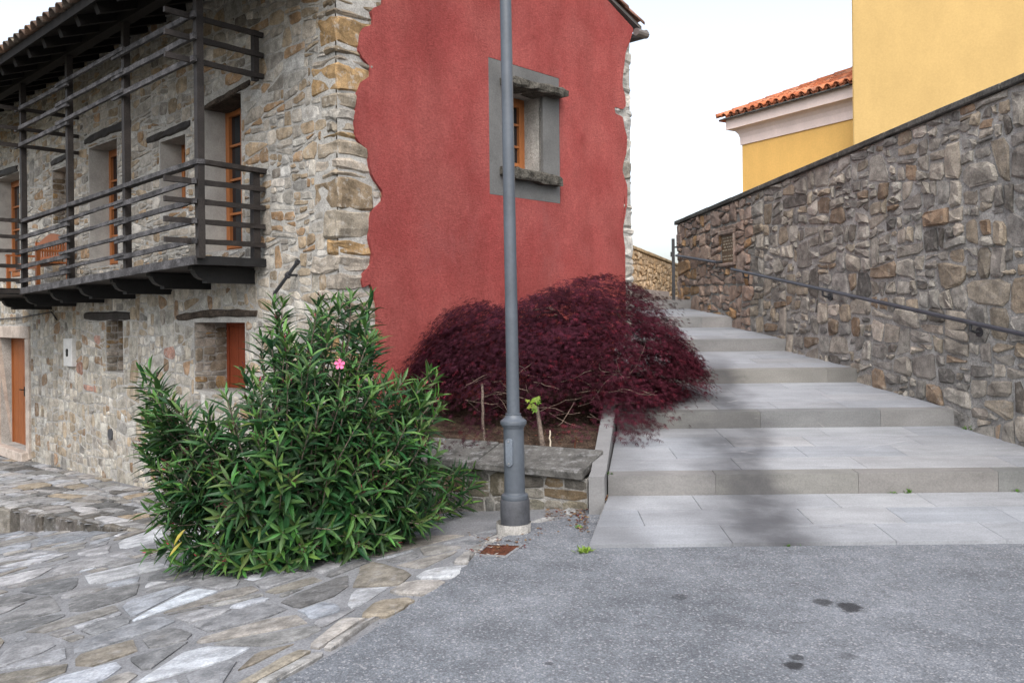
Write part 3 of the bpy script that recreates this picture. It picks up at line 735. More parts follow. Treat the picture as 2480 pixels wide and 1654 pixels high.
for jit_ in (.008, .006, .005, .004, .003, .002, .001, 0):       # ragged edge, as rough as the triangulation can follow
    ol = smooth_dense(outline, .045, jit_)
    tr_ = tessellate_polygon([[Vector((x, y, 0)) for x, y in ol], [Vector((x, y, 0)) for x, y in hole]])
    if abs(tri_area(ol + hole, tr_) - (parea(ol) - parea(hole))) < .01: print('plaster jitter', jit_); break
def sheet(outer, holes, W, w0, w1, rnd):
    def norm_in(pts, d):
        n = len(pts); A = sum(pts[i][0] * pts[(i + 1) % n][1] - pts[(i + 1) % n][0] * pts[i][1] for i in range(n)); sg = 1 if A > 0 else -1; out = []
        for i in range(n):
            a, b = pts[i - 1], pts[(i + 1) % n]; tx, ty = b[0] - a[0], b[1] - a[1]; L = math.hypot(tx, ty) or 1
            out.append((pts[i][0] - ty / L * d * sg, pts[i][1] + tx / L * d * sg))
        return out
    loops = [outer] + holes; ins = [norm_in(outer, rnd)] + [h for h in holes]
    tri = tessellate_polygon([[Vector((x, y, 0)) for x, y in l] for l in ins])
    v = [W.p(x, y, w1) for l in ins for x, y in l]; f = [tuple(q) for q in tri]
    b = 0
    for l, li in zip(loops, ins):
        n = len(l); m = len(v); v += [W.p(x, y, w0 + (w1 - w0) * .55) for x, y in l]; k = len(v); v += [W.p(x, y, w0) for x, y in l]
        for i in range(n):
            j = (i + 1) % n; f += [(b + i, b + j, m + j, m + i), (m + i, m + j, k + j, k + i)]
        b += n
    return v, f
v, f = sheet(ol, [hole], RF, -.03, .036, .0)
bm = bmesh.new(); bv = [bm.verts.new(q) for q in v]
for q in f:
    try: bm.faces.new([bv[i] for i in q])
    except ValueError: pass
bmesh.ops.recalc_face_normals(bm, faces=bm.faces); bm.verts.index_update()
v = [x.co.copy() for x in bm.verts]; f = [[y.index for y in x.verts] for x in bm.faces]; bm.free()
mk('red_plaster', v, f, MAT['red_plaster'], house)
# gable window: grey plaster surround, rough stone lintel and sill, wooden casement
v, f = sheet([(a + (.003 if a == u0 else -.003), b + (.003 if b == v0 else -.003)) for a, b in hole], [[(ow[0], ow[2]), (ow[0], ow[3]), (ow[1], ow[3]), (ow[1], ow[2])]], RF, -.03, .033, .0)
sur = mk('window_surround', v, f, MAT['grey_plaster'], house)
def casement(W, o, depth, name, mat_frame, parent, bars=2, sash=True, fw=.055, handle=False):
    u0, u1, v0, v1 = o; m = MB(); d0, d1 = -depth - .06, -depth
    m.box(W, u0 + .002, u0 + fw, v0 + .002, v1 - .002, d0, d1); m.box(W, u1 - fw, u1 - .002, v0 + .002, v1 - .002, d0, d1)
    m.box(W, u0 + fw + .0005, u1 - fw - .0005, v0 + .002, v0 + fw, d0, d1 - .002); m.box(W, u0 + fw + .0005, u1 - fw - .0005, v1 - fw, v1 - .002, d0, d1 - .002)
    fo = m.build(name, mat_frame, parent)
    s = MB(); a, b, c, d = u0 + fw + .003, u1 - fw - .003, v0 + fw + .003, v1 - fw - .003; mid = (a + b) / 2; sw = .05
    leaves = ((a, mid - .003), (mid + .003, b)) if (b - a) > .5 else ((a, b),)
    for (p, q) in leaves:
        s = MB(); s.box(W, p, p + sw, c, d, d0 + .01, d1 + .015); s.box(W, q - sw, q, c, d, d0 + .01, d1 + .015)
        s.box(W, p + sw + .0005, q - sw - .0005, c, c + sw * 1.3, d0 + .012, d1 + .013); s.box(W, p + sw + .0005, q - sw - .0005, d - sw, d, d0 + .012, d1 + .013)
        for i in range(1, bars + 1):
            vb = c + (d - c) * i / (bars + 1); s.box(W, p + sw + .0005, q - sw - .0005, vb - .013, vb + .013, d0 + .015, d1 + .008)
        s.build('sash', mat_frame, fo)
        g = MB(); g.box(W, p + sw * .8, q - sw * .8, c + sw, d - sw * .8, d0 + .03, d0 + .036); g.build('pane', MAT['glass'], fo)
    if handle:
        hnd = MB(); hz = c + (d - c) * .5; hnd.box(W, a + .012, a + .036, hz - .07, hz + .07, d1 + .016, d1 + .026); hnd.bar(W.p(a + .024, hz + .02, d1 + .05), W.p(a + .13, hz + .02, d1 + .05), .016, .016); hnd.bar(W.p(a + .024, hz + .02, d1 + .02), W.p(a + .024, hz + .02, d1 + .05), .014, .014)
        hnd.build('handle', MAT['black'], fo)
    bk = MB(); bk.box(W, u0 - .1, u1 + .1, v0 - .1, v1 + .1, -.62, -.6); bk.build('dark_room_sheet', MAT['black'], fo)  # black sheet stands in for the unlit room behind the window
    return fo
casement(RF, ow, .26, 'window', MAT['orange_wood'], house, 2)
def rough_beam(W, a, b, h, w0, w1, mat, name, parent, n=9, sag=0.0, jit=.01):
    v, f = [], []
    for i in range(n + 1):
        t = i / n; u = a[0] + (b[0] - a[0]) * t; vz = a[1] + (b[1] - a[1]) * t + sag * math.sin(math.pi * t); hh = h * rng.uniform(.85, 1.12) * (0.8 if i in (0, n) else 1)
        for (y, q) in ((-.5, w0), (-.5, w1 - .02), (-.3, w1), (.3, w1), (.5, w1 - .02), (.5, w0)):
            v.append(W.p(u + rng.uniform(-jit, jit), vz + y * hh + rng.uniform(-jit, jit) * .6, q + (rng.uniform(-jit, jit) if q > w0 else 0)))
    for i in range(n):
        for k in range(6): k2 = (k + 1) % 6; f.append((i * 6 + k, i * 6 + k2, i * 6 + 6 + k2, i * 6 + 6 + k))
    f += [tuple(range(5, -1, -1)), tuple(n * 6 + k for k in range(6))]
    return mk(name, v, f, mat, parent)
la, lb = RF.hit(1206, 200), RF.hit(1349, 234); rough_beam(RF, la, lb, .10, -.12, .19, MAT['stone_dark'], 'lintel', house, 9, 0, .012)
la, lb = RF.hit(1205, 416), RF.hit(1342, 442); rough_beam(RF, la, lb, .125, -.12, .14, MAT['stone_dark'], 'sill', house, 9, 0, .014)
# wooden lintels, casements and doors of the side wall
for nm, (a, b, hh) in LINT.items():
    sag = {'win_f': .03, 'door_c': .03, 'win_b': -.01}.get(nm, .0)
    rough_beam(LF, a, b, hh, -.36, .022 if nm != 'win_f' else .035, MAT['old_beam'] if nm in ('win_f', 'door_a') else MAT['dark_wood'], 'lintel', house, 9, sag, .010)
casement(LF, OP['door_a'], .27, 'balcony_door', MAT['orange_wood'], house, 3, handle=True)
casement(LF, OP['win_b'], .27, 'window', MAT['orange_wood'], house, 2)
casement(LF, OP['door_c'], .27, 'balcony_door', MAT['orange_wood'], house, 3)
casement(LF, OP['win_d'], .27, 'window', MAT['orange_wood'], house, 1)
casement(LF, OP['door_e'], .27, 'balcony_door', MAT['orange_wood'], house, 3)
def planks(W, o, depth, n, mat, name, parent, handle=True):
    u0, u1, v0, v1 = o; m = MB(); fw = .05; m.box(W, u0 + .002, u0 + fw, v0 + .002, v1 - .002, -depth - .07, -depth); m.box(W, u1 - fw, u1 - .002, v0 + .002, v1 - .002, -depth - .07, -depth); m.box(W, u0 + fw, u1 - fw, v1 - fw, v1 - .002, -depth - .07, -depth - .002)
    fo = m.build(name, mat, parent)
    for i in range(n):
        a = u0 + fw + (u1 - u0 - 2 * fw) * i / n; b = u0 + fw + (u1 - u0 - 2 * fw) * (i + 1) / n
        q = MB(); q.box(W, a + .003, b - .003, v0 + .004, v1 - fw - .003, -depth - .055, -depth - .015); q.build('plank', mat, fo)
    if handle:
        h = MB(); uz = (u0 + u1) / 2 + .05; vz = v0 + (v1 - v0) * .5; h.box(W, uz - .02, uz + .02, vz - .08, vz + .08, -depth - .015, -depth - .005); h.bar(W.p(uz, vz + .03, -depth + .03), W.p(uz + .11, vz + .03, -depth + .03), .018, .018); h.bar(W.p(uz, vz + .03, -depth - .01), W.p(uz, vz + .03, -depth + .03), .014, .014); h.build('handle', MAT['black'], fo)
    return fo
planks(LF, OP['door_h'], .17, 5, MAT['door_wood'], 'entrance_door', house)
planks(LF, OP['win_f'], .40, 5, MAT['shutter'], 'shutter', house, False)
planks(LF, OP['win_g'], .36, 3, MAT['shutter'], 'shutter', house, False)
# reveals in plaster / stone lining (thin sheets proud of the wall thickness)
for nm in ('door_a', 'win_b', 'door_c', 'door_e'):
    a, b, c, d = OP[nm]; m = MB(); m.add([LF.p(b - .003, c, 0), LF.p(b - .003, d, 0), LF.p(b - .003, d, -.27), LF.p(b - .003, c, -.27)], [(0, 1, 2, 3)]); m.build('reveal', MAT['reveal_plaster'], house)
for nm in ('win_f', 'win_g', 'win_d'):
    a, b, c, d = OP[nm]; fr = Frame(LF.p(b, 0, 0), -LF.N, -LF.U)
    cells = shatter([(0.0, c), (.4, c), (.4, d), (0.0, d)], lambda r: r.choice([.008, .014, .03]), 1.4, rng, .1)
    lay_stones(cells, fr.p, rng, qn_pal, MAT['house_stone'], side_wall, 'stone', (.003, .008), (.004, .015), 40, .004, .001)
# stone door surround with step
a, b, c, d = OP['door_h']
for (p, q, r_, s_) in ((a - .16, a - .003, c - .12, d), (b + .003, b + .16, c - .12, d), (a - .17, b + .17, d + .003, d + .2), (a - .12, b + .2, c - .16, c - .004)):
    vv, ff = rough_block(LF, p, q, r_, s_, -.2, .04 if s_ != c - .004 else .14, rng, .005, .008); mk('door_jamb' if s_ == d else ('door_lintel' if r_ > c else 'doorstep'), vv, ff, MAT['door_stone'], house)
# iron tie rod bracket, vent, conduit
m = MB(); q0, q1 = LF.hit(686, 712), LF.hit(744, 634); A, B = LF.p(*q0, .10), LF.p(*q1, .10); m.tube([A, B], .018, 8); m.tube([A + (B - A) * .55, A + (B - A) * .62], .032, 8); m.tube([B - (B - A) * .06, B], .026, 8); m.tube([A + (B - A) * .58, LF.p(*LF.hit(720, 666), -.02)], .012, 6); m.build('flag_holder', MAT['iron'], house)
q = LF.hit(271, 1051); m = MB(); m.tube([LF.p(*q, -.05), LF.p(*q, .03)], .075, 14); vn = m.build('wall_vent', MAT['lamp_dark'], house)
m = MB(); m.tube([LF.p(*LF.hit(-60, 778), .03), LF.p(*LF.hit(60, 768), .03), LF.p(*LF.hit(130, 756), .03), LF.p(*LF.hit(143, 775), .03)], .010, 6); m.build('conduit', MAT['grey_wood'], house)
q = LF.hit(376 + 0, 0)
# ---- balcony
wq = LF.hit(646, 625)
def solve_off():
    lo, hi = .3, 1.6
    for _ in range(50):
        m_ = (lo + hi) / 2; x = proj(LF.p(wq[0], wq[1], m_))[0]
        if x > 468: lo = m_
        else: hi = m_
    return lo
OB = solve_off(); print('balcony depth', OB, 'UR', UR)
BU0 = wq[0]
zdeck_t = LF.hit(468, 619, OB)[1]; zdeck_b = LF.hit(466, 640, OB)[1]
uD = LF.hit(46, 600, OB)[0]
deck_sag = (LF.hit(46, 716, OB)[1] - zdeck_b)
print('deck', zdeck_t, zdeck_b, 'uD', uD, 'sag', deck_sag)
def zs(u): return deck_sag * .9 * (u - BU0) / (uD - BU0)      # the old balcony sags towards its far end
def sbox(u0, u1, z0, z1, w0, w1):
    P = [LF.p(u, z + zs(u), q) for u in (u0, u1) for z in (z0, z1) for q in (w0, w1)]
    return P, [(0, 1, 3, 2), (4, 6, 7, 5), (0, 4, 5, 1), (2, 3, 7, 6), (0, 2, 6, 4), (1, 5, 7, 3)]
dm = MB(); dm.add(*sbox(BU0 + .025, uD + 2.2, zdeck_b + .012, zdeck_t - .02, .03, OB - .035))
dm.add(*sbox(uD - .02, uD + 2.2, zdeck_b + .012, zdeck_t - .02, OB - .034, OB + .55))
balcony = dm.build('balcony', MAT['dark_wood'], house)
def lb(name, a, b, wd, ht, mat='dark_wood', n=10, jit=.003): return MB().bar(a, b, wd, ht, (0, 0, 1), n, jit, rng).build(name, MAT[mat], balcony)
lb('fascia_board', LF.p(BU0 - .01, (zdeck_t + zdeck_b) / 2, OB - .017), LF.p(uD, (zdeck_t + zdeck_b) / 2 + zs(uD), OB - .017), .034, zdeck_t - zdeck_b, 'grey_wood', 40, .0025)
lb('fascia_board', LF.p(BU0 + .008, (zdeck_t + zdeck_b) / 2, .0), LF.p(BU0 + .008, (zdeck_t + zdeck_b) / 2, OB - .037), .034, zdeck_t - zdeck_b, 'dark_paint')
lb('fascia_board', LF.p(uD + .018, (zdeck_t + zdeck_b) / 2 + zs(uD), OB + .003), LF.p(uD + .018, (zdeck_t + zdeck_b) / 2 + zs(uD), OB + .57), .034, zdeck_t - zdeck_b, 'dark_paint')
# joists with scrolled ends
def joist(u, zt, zb, wd):
    pr_ = [(-.1, zt), (OB - .10, zt), (OB - .10, zt - .035), (OB - .125, zt - .04), (OB - .135, zt - .07), (OB - .16, zt - .105), (OB - .205, zt - .13), (OB - .25, zt - .135), (OB - .25, zb), (-.1, zb)]
    n_ = len(pr_); v = [LF.p(u - wd / 2, z, q) for q, z in pr_] + [LF.p(u + wd / 2, z, q) for q, z in pr_]
    return mk('joist', v, [tuple(reversed(range(n_))), tuple(range(n_, 2 * n_))] + [(i, (i + 1) % n_, (i + 1) % n_ + n_, i + n_) for i in range(n_)], MAT['dark_paint'], balcony)
jb = zdeck_b + .006
for px in (466, 364, 274, 192, 122, 60, 5):
    u = LF.hit(px, 660 + (466 - px) * .17, OB - .1)[0] + .05; joist(u, jb + zs(u), jb + zs(u) - .165, .10)
for (u) in (uD + 1.2,): joist(u, jb + zs(u), jb + zs(u) - .165, .10)
# posts
def post_px(xt, yt, xb, yb, ztop, w=.07, off=None):
    off = OB - .06 if off is None else off
    u = (LF.hit(xt, yt, off)[0] + LF.hit(xb, yb, off)[0]) / 2
    MB().bar(LF.p(u, zdeck_t + zs(u) - .025, off), LF.p(u, ztop, off), w, w, tuple(LF.N), 12, .002, rng).build('post', MAT['dark_wood'], balcony); return u
ZP = 4.72
uA = post_px(487, 100, 479, 600, ZP); uB = post_px(308, 60, 304, 640, ZP); uC = post_px(170, 120, 168, 670, ZP); uDp = post_px(58, 200, 56, 690, ZP)
uW = BU0 + .045
zr_t = LF.hit(478, 388, OB)[1]
MB().bar(LF.p(uW, zdeck_t - .02, .10), LF.p(uW, zr_t - .03, .10), .075, .075, tuple(LF.N), 6, .002, rng).build('post', MAT['dark_wood'], balcony)
# lower railing
def rail(nm, u0, z0, off0, u1, z1, off1, wd, ht, mat='grey_wood', jit=.003): lb(nm, LF.p(u0, z0, off0), LF.p(u1, z1, off1), wd, ht, mat, 12, jit)
zB = lambda px, py: LF.hit(px, py, OB)[1]
rows = [(478, 388, 51, 538), (491, 433, 49, 582), (491, 482, 49, 617), (491, 531, 49, 653), (491, 580, 49, 687)]
for i, (xa, ya, xb, yb) in enumerate(rows):
    za_, zb_ = zB(xa, ya), zB(xb, yb); zb_ = za_ + (zb_ - za_) * .9
    tp = i == 0; wd, ht = (.085, .045) if tp else (.035, .05); off = OB - .05 if tp else OB + .004
    zz = lambda u: za_ + (zb_ - za_) * (u - uA) / (uDp - uA)
    # three overlapping lengths as on the real rail
    if tp: rail('rail', uA - .05, zz(uA), off, uDp + .06, zz(uDp), off, wd, ht)
    else:
        rail('rail', uA - .03, zz(uA), off, uB + .16, zz(uB) - .004, off, wd, ht)
        rail('rail', uB - .12, zz(uB) + .034, off + .012, uC + .14, zz(uC) + .028, off + .012, wd, ht * .7)
        rail('rail', uC - .12, zz(uC) - .01, off, uDp + .1, zz(uDp), off, wd, ht)
    zsd = za_ + .0
    if tp: rail('rail', uA - .0, zsd + .003, OB - .09, uW - .04, zsd - .01, -.0, wd, ht, 'dark_wood')
    else: rail('rail', BU0 + .0, zsd, OB + .28, BU0 + .0, zsd - .005, .02, wd, ht, 'dark_wood')
    if not tp: rail('rail', uDp - .045, zz(uDp) + .02, OB + .55, uDp - .045, zz(uDp) + .02, OB - .05, wd, ht, 'dark_wood')
    else: rail('rail', uDp, zz(uDp) + .005, OB + .55, uDp, zz(uDp) + .005, OB - .02, wd, ht, 'dark_wood')
# upper railing
for (xa, ya, xb, yb) in ((502, 18, 51, 262), (502, 72, 51, 310), (502, 128, 51, 352)):
    za_, zb_ = zB(xa, ya), zB(xb, yb); zz = lambda u: za_ + (zb_ - za_) * (u - uA) / (uDp - uA)
    rail('rail', uA - .06, zz(uA), OB + .004, uB + .2, zz(uB), OB + .004, .035, .055); rail('rail', uB - .14, zz(uB) + .03, OB + .016, uC + .22, zz(uC) + .02, OB + .016, .035, .045); rail('rail', uC - .14, zz(uC) - .012, OB + .004, uDp + .1, zz(uDp), OB + .004, .035, .05)
    rail('rail', BU0, za_, OB + .26, BU0, za_ - .01, .02, .035, .05, 'dark_wood'); rail('rail', uDp - .045, zz(uDp), OB + .55, uDp - .045, zz(uDp), .02, .035, .05, 'dark_wood')
zu0, zu1 = zB(502, 128), zB(502, 18)
MB().bar(LF.p(BU0 + .035, zu0 - .06, .09), LF.p(BU0 + .035, zu1 + .03, .09), .06, .06, tuple(LF.N)).build('post', MAT['dark_wood'], balcony)

# ---- house roof
ZTIE = 4.72
ov = 1.25
def roof_z(off):            # off: distance outwards from side wall plane; roof falls outwards
    return ZTIE_E + (ov - off) * math.tan(math.radians(21))
uq, ze = LF.hit(150, 20, ov); ZTIE_E = ze - .06; print('eave z', ze, 'at wall', roof_z(0))
rm = MB()
pts = [(-.28, ov), (ULEN, ov), (ULEN, -UR / 2), (-.28, -UR / 2)]
v, f = prism([LF.p(u, roof_z(q), q) for u, q in pts], .10); rm.add(v, f)
zr = roof_z(-UR / 2); slope_r = (zr - (ZE + .09)) / (UR / 2)
pts2 = [(-.05, -UR / 2), (ULEN, -UR / 2), (ULEN, -UR - .20), (-.05, -UR - .20)]
def roof_zr(q): return zr - slope_r * (-q - UR / 2)
v, f = prism([LF.p(u, roof_zr(q), q) for u, q in pts2], .045)
roof = rm.build('roof', MAT['soffit'], house); mk('roof_slope', v, f, MAT['gutter'], house)
for i in range(26):
    u = -.1 + i * .52; lbm = MB().bar(LF.p(u, roof_z(-.1) - .155, -.1), LF.p(u, roof_z(ov - .06) - .155, ov - .06), .09, .11).build('rafter', MAT['soffit'], roof)
MB().bar(LF.p(-.2, ZP + .07, OB - .06), LF.p(ULEN - 1, ZP + .07, OB - .06), .12, .14).build('plate_beam', MAT['soffit'], roof)
# barrel tiles
def tile_template():
    v, f = [], []; n = 7
    for j, (y, r) in enumerate(((0, .085), (.44, .068))):
        for rr in (r, r - .014):
            for i in range(n):
                a = math.pi * i / (n - 1); v.append((math.cos(a) * rr, y, math.sin(a) * rr * 1.05))
    for i in range(n - 1): f += [(i, i + 1, 2 * n + i + 1, 2 * n + i), (n + i + 1, n + i, 3 * n + i, 3 * n + i + 1), (i + 1, i, n + i, n + i + 1), (2 * n + i, 2 * n + i + 1, 3 * n + i + 1, 3 * n + i)]
    f += [(0, 2 * n, 3 * n, n), (n - 1, 2 * n - 1, 4 * n - 1, 3 * n - 1)]
    return v, f
TV, TF = tile_template()
def tile_mesh(X, Y, col, flip=False):
    """mesh oriented with X across, Y up the slope"""
    X, Y = Vector(X).normalized(), Vector(Y).normalized(); Z = X.cross(Y)
    if Z.z < 0: Z = -Z
    me = bpy.data.meshes.new('tile'); me.from_pydata([X * a + Y * b + Z * (-c if flip else c) for a, b, c in TV], [], TF)
    at = me.color_attributes.new('Col', 'FLOAT_COLOR', 'POINT'); at.data.foreach_set('color', [*col, 1.0] * len(TV)); me.polygons.foreach_set('use_smooth', [True] * len(me.polygons)); me.materials.append(MAT['tile']); return me
up_l = (LF.p(0, roof_z(0), 0) - LF.p(0, roof_z(1), 1)).normalized()
dark_tiles = [tile_mesh(LF.U, up_l, c) for c in ((.09, .06, .045), (.13, .08, .055), (.07, .055, .045))]
for i in range(44):
    u = 2.6 + i * .2; p = LF.p(u, roof_z(ov + .06) + .012, ov + .06); link('tile', rng.choice(dark_tiles), p, roof)
# verge tiles and gutter end at the far eave of the gable
m = MB(); a = LF.p(-.24, roof_zr(-UR - .20) - .05, -UR - .47); m.tube([LF.p(-.10, roof_zr(-UR - .20) - .13, -UR + .0), LF.p(-.10, roof_zr(-UR - .20) - .12, -UR - .24)], .05, 10); m.tube([LF.p(-.1, roof_zr(-UR - .20) - .10, -UR - .25), LF.p(3, roof_zr(-UR - .20) - .10, -UR - .25)], .055, 10); m.build('gutter', MAT['gutter'], roof)
up_r = (LF.p(0, roof_zr(-UR / 2), -UR / 2) - LF.p(0, roof_zr(-UR), -UR)).normalized()
vt = tile_mesh(LF.U, up_r, (.30, .17, .13))
for i in range(8): link('verge_tile', vt, LF.p(-.02, roof_zr(-UR - .20 + i * .36) + .012, -UR - .20 + i * .36), roof)

# ------------------------------------------------------------------ retaining wall on the right
rng = random.Random(47)
wy0, wy1 = 3.2, 14.5
wdir = Vector((-.183, 1, 0)).normalized(); WF = Frame((XR(wy0), wy0, 0), wdir, (-wdir.y, wdir.x, 0)); WLEN = (wy1 - wy0) / wdir.y
def uy(y): return (y - wy0) / wdir.y
ct0, ct1 = WF.hit(2480, 190), WF.hit(1642, 540)
def cap_z(u): return ct0[1] + (ct1[1] - ct0[1]) * (u - ct0[0]) / (ct1[0] - ct0[0])
rw = tag(empty('retaining_wall', WF.p(WLEN / 2, 0)), 'tall brown and grey rubble stone retaining wall beside the steps with flat coping', 'wall')
reg = [(0, -.15), (uy(5.4), -.15), (WLEN, 1.5), (WLEN, cap_z(WLEN) - .03), (0, cap_z(0) - .03)]
plq = [WF.hit(1749, 572), WF.hit(1782, 566), WF.hit(1783, 633), WF.hit(1751, 641)]
pu0, pu1 = min(q[0] for q in plq), max(q[0] for q in plq); pv0, pv1 = (plq[2][1] + plq[3][1]) / 2, (plq[0][1] + plq[1][1]) / 2
bd = MB(); n = len(reg); bd.add([WF.p(u, v, -.002) for u, v in reg] + [WF.p(u, v, -.45) for u, v in reg], [tuple(range(n)), tuple(reversed(range(n, 2 * n)))] + [(i, (i + 1) % n, (i + 1) % n + n, i + n) for i in range(n)])
bdo = bd.build('mortar_bed', MAT['wall_mortar'], rw)
# courses of rubble: split bands first
cells = shatter([(0, -.2), (WLEN, -.2), (WLEN, 3.8), (0, 3.8)], lambda r: r.choice([.008, .016, .03, .05, .08, .13]), 1.25, rng, .15)
keep = []
for p in cells:
    for i in range(n):
        a, b = reg[i], reg[(i + 1) % n]; p = clip(p, b[1] - a[1], -(b[0] - a[0]), (b[1] - a[1]) * a[0] - (b[0] - a[0]) * a[1])
        if len(p) < 3: break
    if len(p) < 3: continue
    for q in minus_rect(p, (pu0 - .02, pu1 + .02, pv0 - .02, pv1 + .02)):
        if len(q) >= 3: keep.append(q)
w_pal = palette([(4, (0.243, 0.223, 0.192)), (2.2, (0.247, 0.210, 0.162)), (2.0, (0.201, 0.186, 0.167)), (2, (0.287, 0.261, 0.222)), (.6, (0.200, 0.148, 0.104)), (.6, (0.117, 0.107, 0.095)), (.4, (0.356, 0.321, 0.278)), (.7, (0.213, 0.197, 0.175))])
far_glow_pal = palette([(3, (0.240, 0.174, 0.140)), (2, (0.282, 0.213, 0.173)), (1.5, (0.180, 0.134, 0.113)), (1, (0.288, 0.179, 0.097))])  # warm glow at the wall's far end painted into the stone colours
near = [p for p in keep if pcen(p)[0] < uy(11.8)]; far = [p for p in keep if pcen(p)[0] >= uy(11.8)]
print('retaining', lay_stones(near, WF.p, rng, w_pal, MAT['wall_stone'], bdo, 'stone', (.005, .024), (.006, .028), 300, .014, .002, .03, .9, (.06, .26)),
      lay_stones(far, WF.p, rng, far_glow_pal, MAT['wall_stone'], bdo, 'stone', (.005, .016), (.012, .04), 90, .012, .0025, .03, .7, (.06, .3)))
# end face stones
v_ = 1.5
while v_ < cap_z(WLEN) - .08:
    h = rng.choice([.1, .15, .2, .26]); h = min(h, cap_z(WLEN) - .035 - v_)
    vv, ff = rough_block(WF, WLEN - rng.uniform(.12, .3), WLEN + rng.uniform(.0, .035), v_ + .005, v_ + h - .005, -.4, rng.uniform(.0, .03), rng, .015, .018); mk('end_stone', vv, ff, MAT['wall_stone'], bdo, cols=far_glow_pal(rng)); v_ += h
u = 0
while u < WLEN:
    u1_ = min(WLEN + .06, u + rng.uniform(.75, 1.1)); P = []
    if WLEN - u1_ < .3: u1_ = WLEN + .06
    bm = bmesh.new(); q = []
    for (uu) in (u + .004, u1_ - .004):
        for (z_, w_) in ((-.03, -.5), (.032, -.5), (.032, .05), (-.03, .05)): q.append(bm.verts.new(WF.p(uu, cap_z(uu) + z_ + rng.uniform(-.004, .004), w_ + rng.uniform(-.006, .006))))
    for f in ((0, 1, 2, 3), (7, 6, 5, 4), (0, 4, 5, 1), (1, 5, 6, 2), (2, 6, 7, 3), (3, 7, 4, 0)): bm.faces.new([q[i] for i in f])
    bmesh.ops.bevel(bm, geom=bm.edges[:], offset=.008, segments=1, affect='EDGES'); bm.verts.index_update()
    mk('coping_slab', [x.co.copy() for x in bm.verts], [[y.index for y in x.verts] for x in bm.faces], MAT['coping'], rw); bm.free(); u = u1_
# plaque in a niche
pl = tag(empty('wall_plaque', WF.p((pu0 + pu1) / 2, pv0, .0)), 'small brown plaque with lines of raised text set in the retaining wall', 'plaque')
m = MB(); m.box(WF, pu0, pu1, pv0, pv1, -.001, .006); m.build('plate', MAT['bronze'], pl)
for i in range(8):
    z_ = pv1 - (pv1 - pv0) * (.08 + .108 * i); a = pu0 + .03
    m = MB()
    while a < pu1 - .05:
        b = a + rng.uniform(.02, .06); b = min(b, pu1 - .03); m.box(WF, a, b, z_ - .016, z_, .0065, .010); a = b + rng.uniform(.015, .05)
    if m.v and rng.random() < .95: tag(m.build('text_line', MAT['bronze_light'], pl), kind='stuff')
for (a, b, c, d) in ((pu0 - .03, pu1 + .03, pv1 + .002, pv1 + .07), (pu0 - .035, pu0 - .003, pv0, pv1), (pu0 - .03, pu1 + .03, pv0 - .05, pv0 - .002)):
    vv, ff = rough_block(WF, a, b, c, d, -.02, .055, rng, .008, .01); mk('niche_stone', vv, ff, MAT['wall_stone'], bdo, cols=far_glow_pal(rng))
# upper ground behind the wall
ug = [WF.p(0, 2.9, -.44), WF.p(WLEN, 2.5, -.44), Vector((30, 14.8, 2.5)), Vector((30, wy0, 2.9))]
v, f = prism(ug, 4.2); tag(mk('upper_ground', v, f, MAT['earth']), 'raised ground behind the retaining wall', 'ground', kind='structure')
# handrails
hr = tag(empty('handrail', WF.p(uy(8), .5)), 'long dark metal handrail fixed along the retaining wall', 'handrail')
p0, p1 = WF.hit(2480, 810, .11), WF.hit(1772, 652, .11); e = .14
A, B = WF.p(p0[0], p0[1], .11), WF.p(p1[0], p1[1], .11); A2 = A - (B - A).normalized() * 1.6
MB().tube([A2, A, B], .021, 10).build('rail', MAT['rail_paint'], hr, True)
tt = (B - A2).length
for px in (2350, 1992, 1800):
    best = min((abs(proj(A2 + (B - A2) * k / 400)[0] - px), k) for k in range(401))[1]; q = A2 + (B - A2) * best / 400
    bm_ = MB(); bm_.tube([q - Vector((0, 0, .012)), q - Vector((0, 0, .07)), q - Vector((0, 0, .085)) - WF.N * .04, q - Vector((0, 0, .085)) - WF.N * .12], .013, 8); bm_.tube([q - Vector((0, 0, .085)) - WF.N * .085, q - Vector((0, 0, .085)) - WF.N * .12], .045, 12); bm_.build('bracket', MAT['iron'], hr)
hr2 = tag(empty('handrail', WF.p(uy(13.6), 1.6)), 'short dark metal handrail under the plaque near the wall end', 'handrail')
p0, p1 = WF.hit(1735, 635, .1), WF.hit(1643, 620, .1); A, B = WF.p(p0[0], p0[1], .1), WF.p(p1[0], p1[1], .1)
MB().tube([A, B + (B - A).normalized() * .1], .021, 10).build('rail', MAT['rail_paint'], hr2, True); MB().tube([A, A - WF.N * .12], .02, 8).build('bracket', MAT['iron'], hr2)
pb = Vector((2.70, 14.05, step_top(6) + .002)); gp = tag(empty('gate_post', pb), 'dark square metal post with hinge arm at the end of the stone wall', 'post')
MB().bar(pb, pb + Vector((0, 0, 1.02)), .046, .046, (0, 1, 0)).build('shaft', MAT['iron'], gp)
MB().bar(pb + Vector((0.024, 0, .88)), pb + Vector((.16, .1, .88)), .025, .025).build('hinge_arm', MAT['iron'], gp); MB().bar(pb + Vector((-.03, -.0, .72)), pb + Vector((-.03, 0, .80)), .03, .03, (0, 1, 0)).build('latch', MAT['iron'], gp)
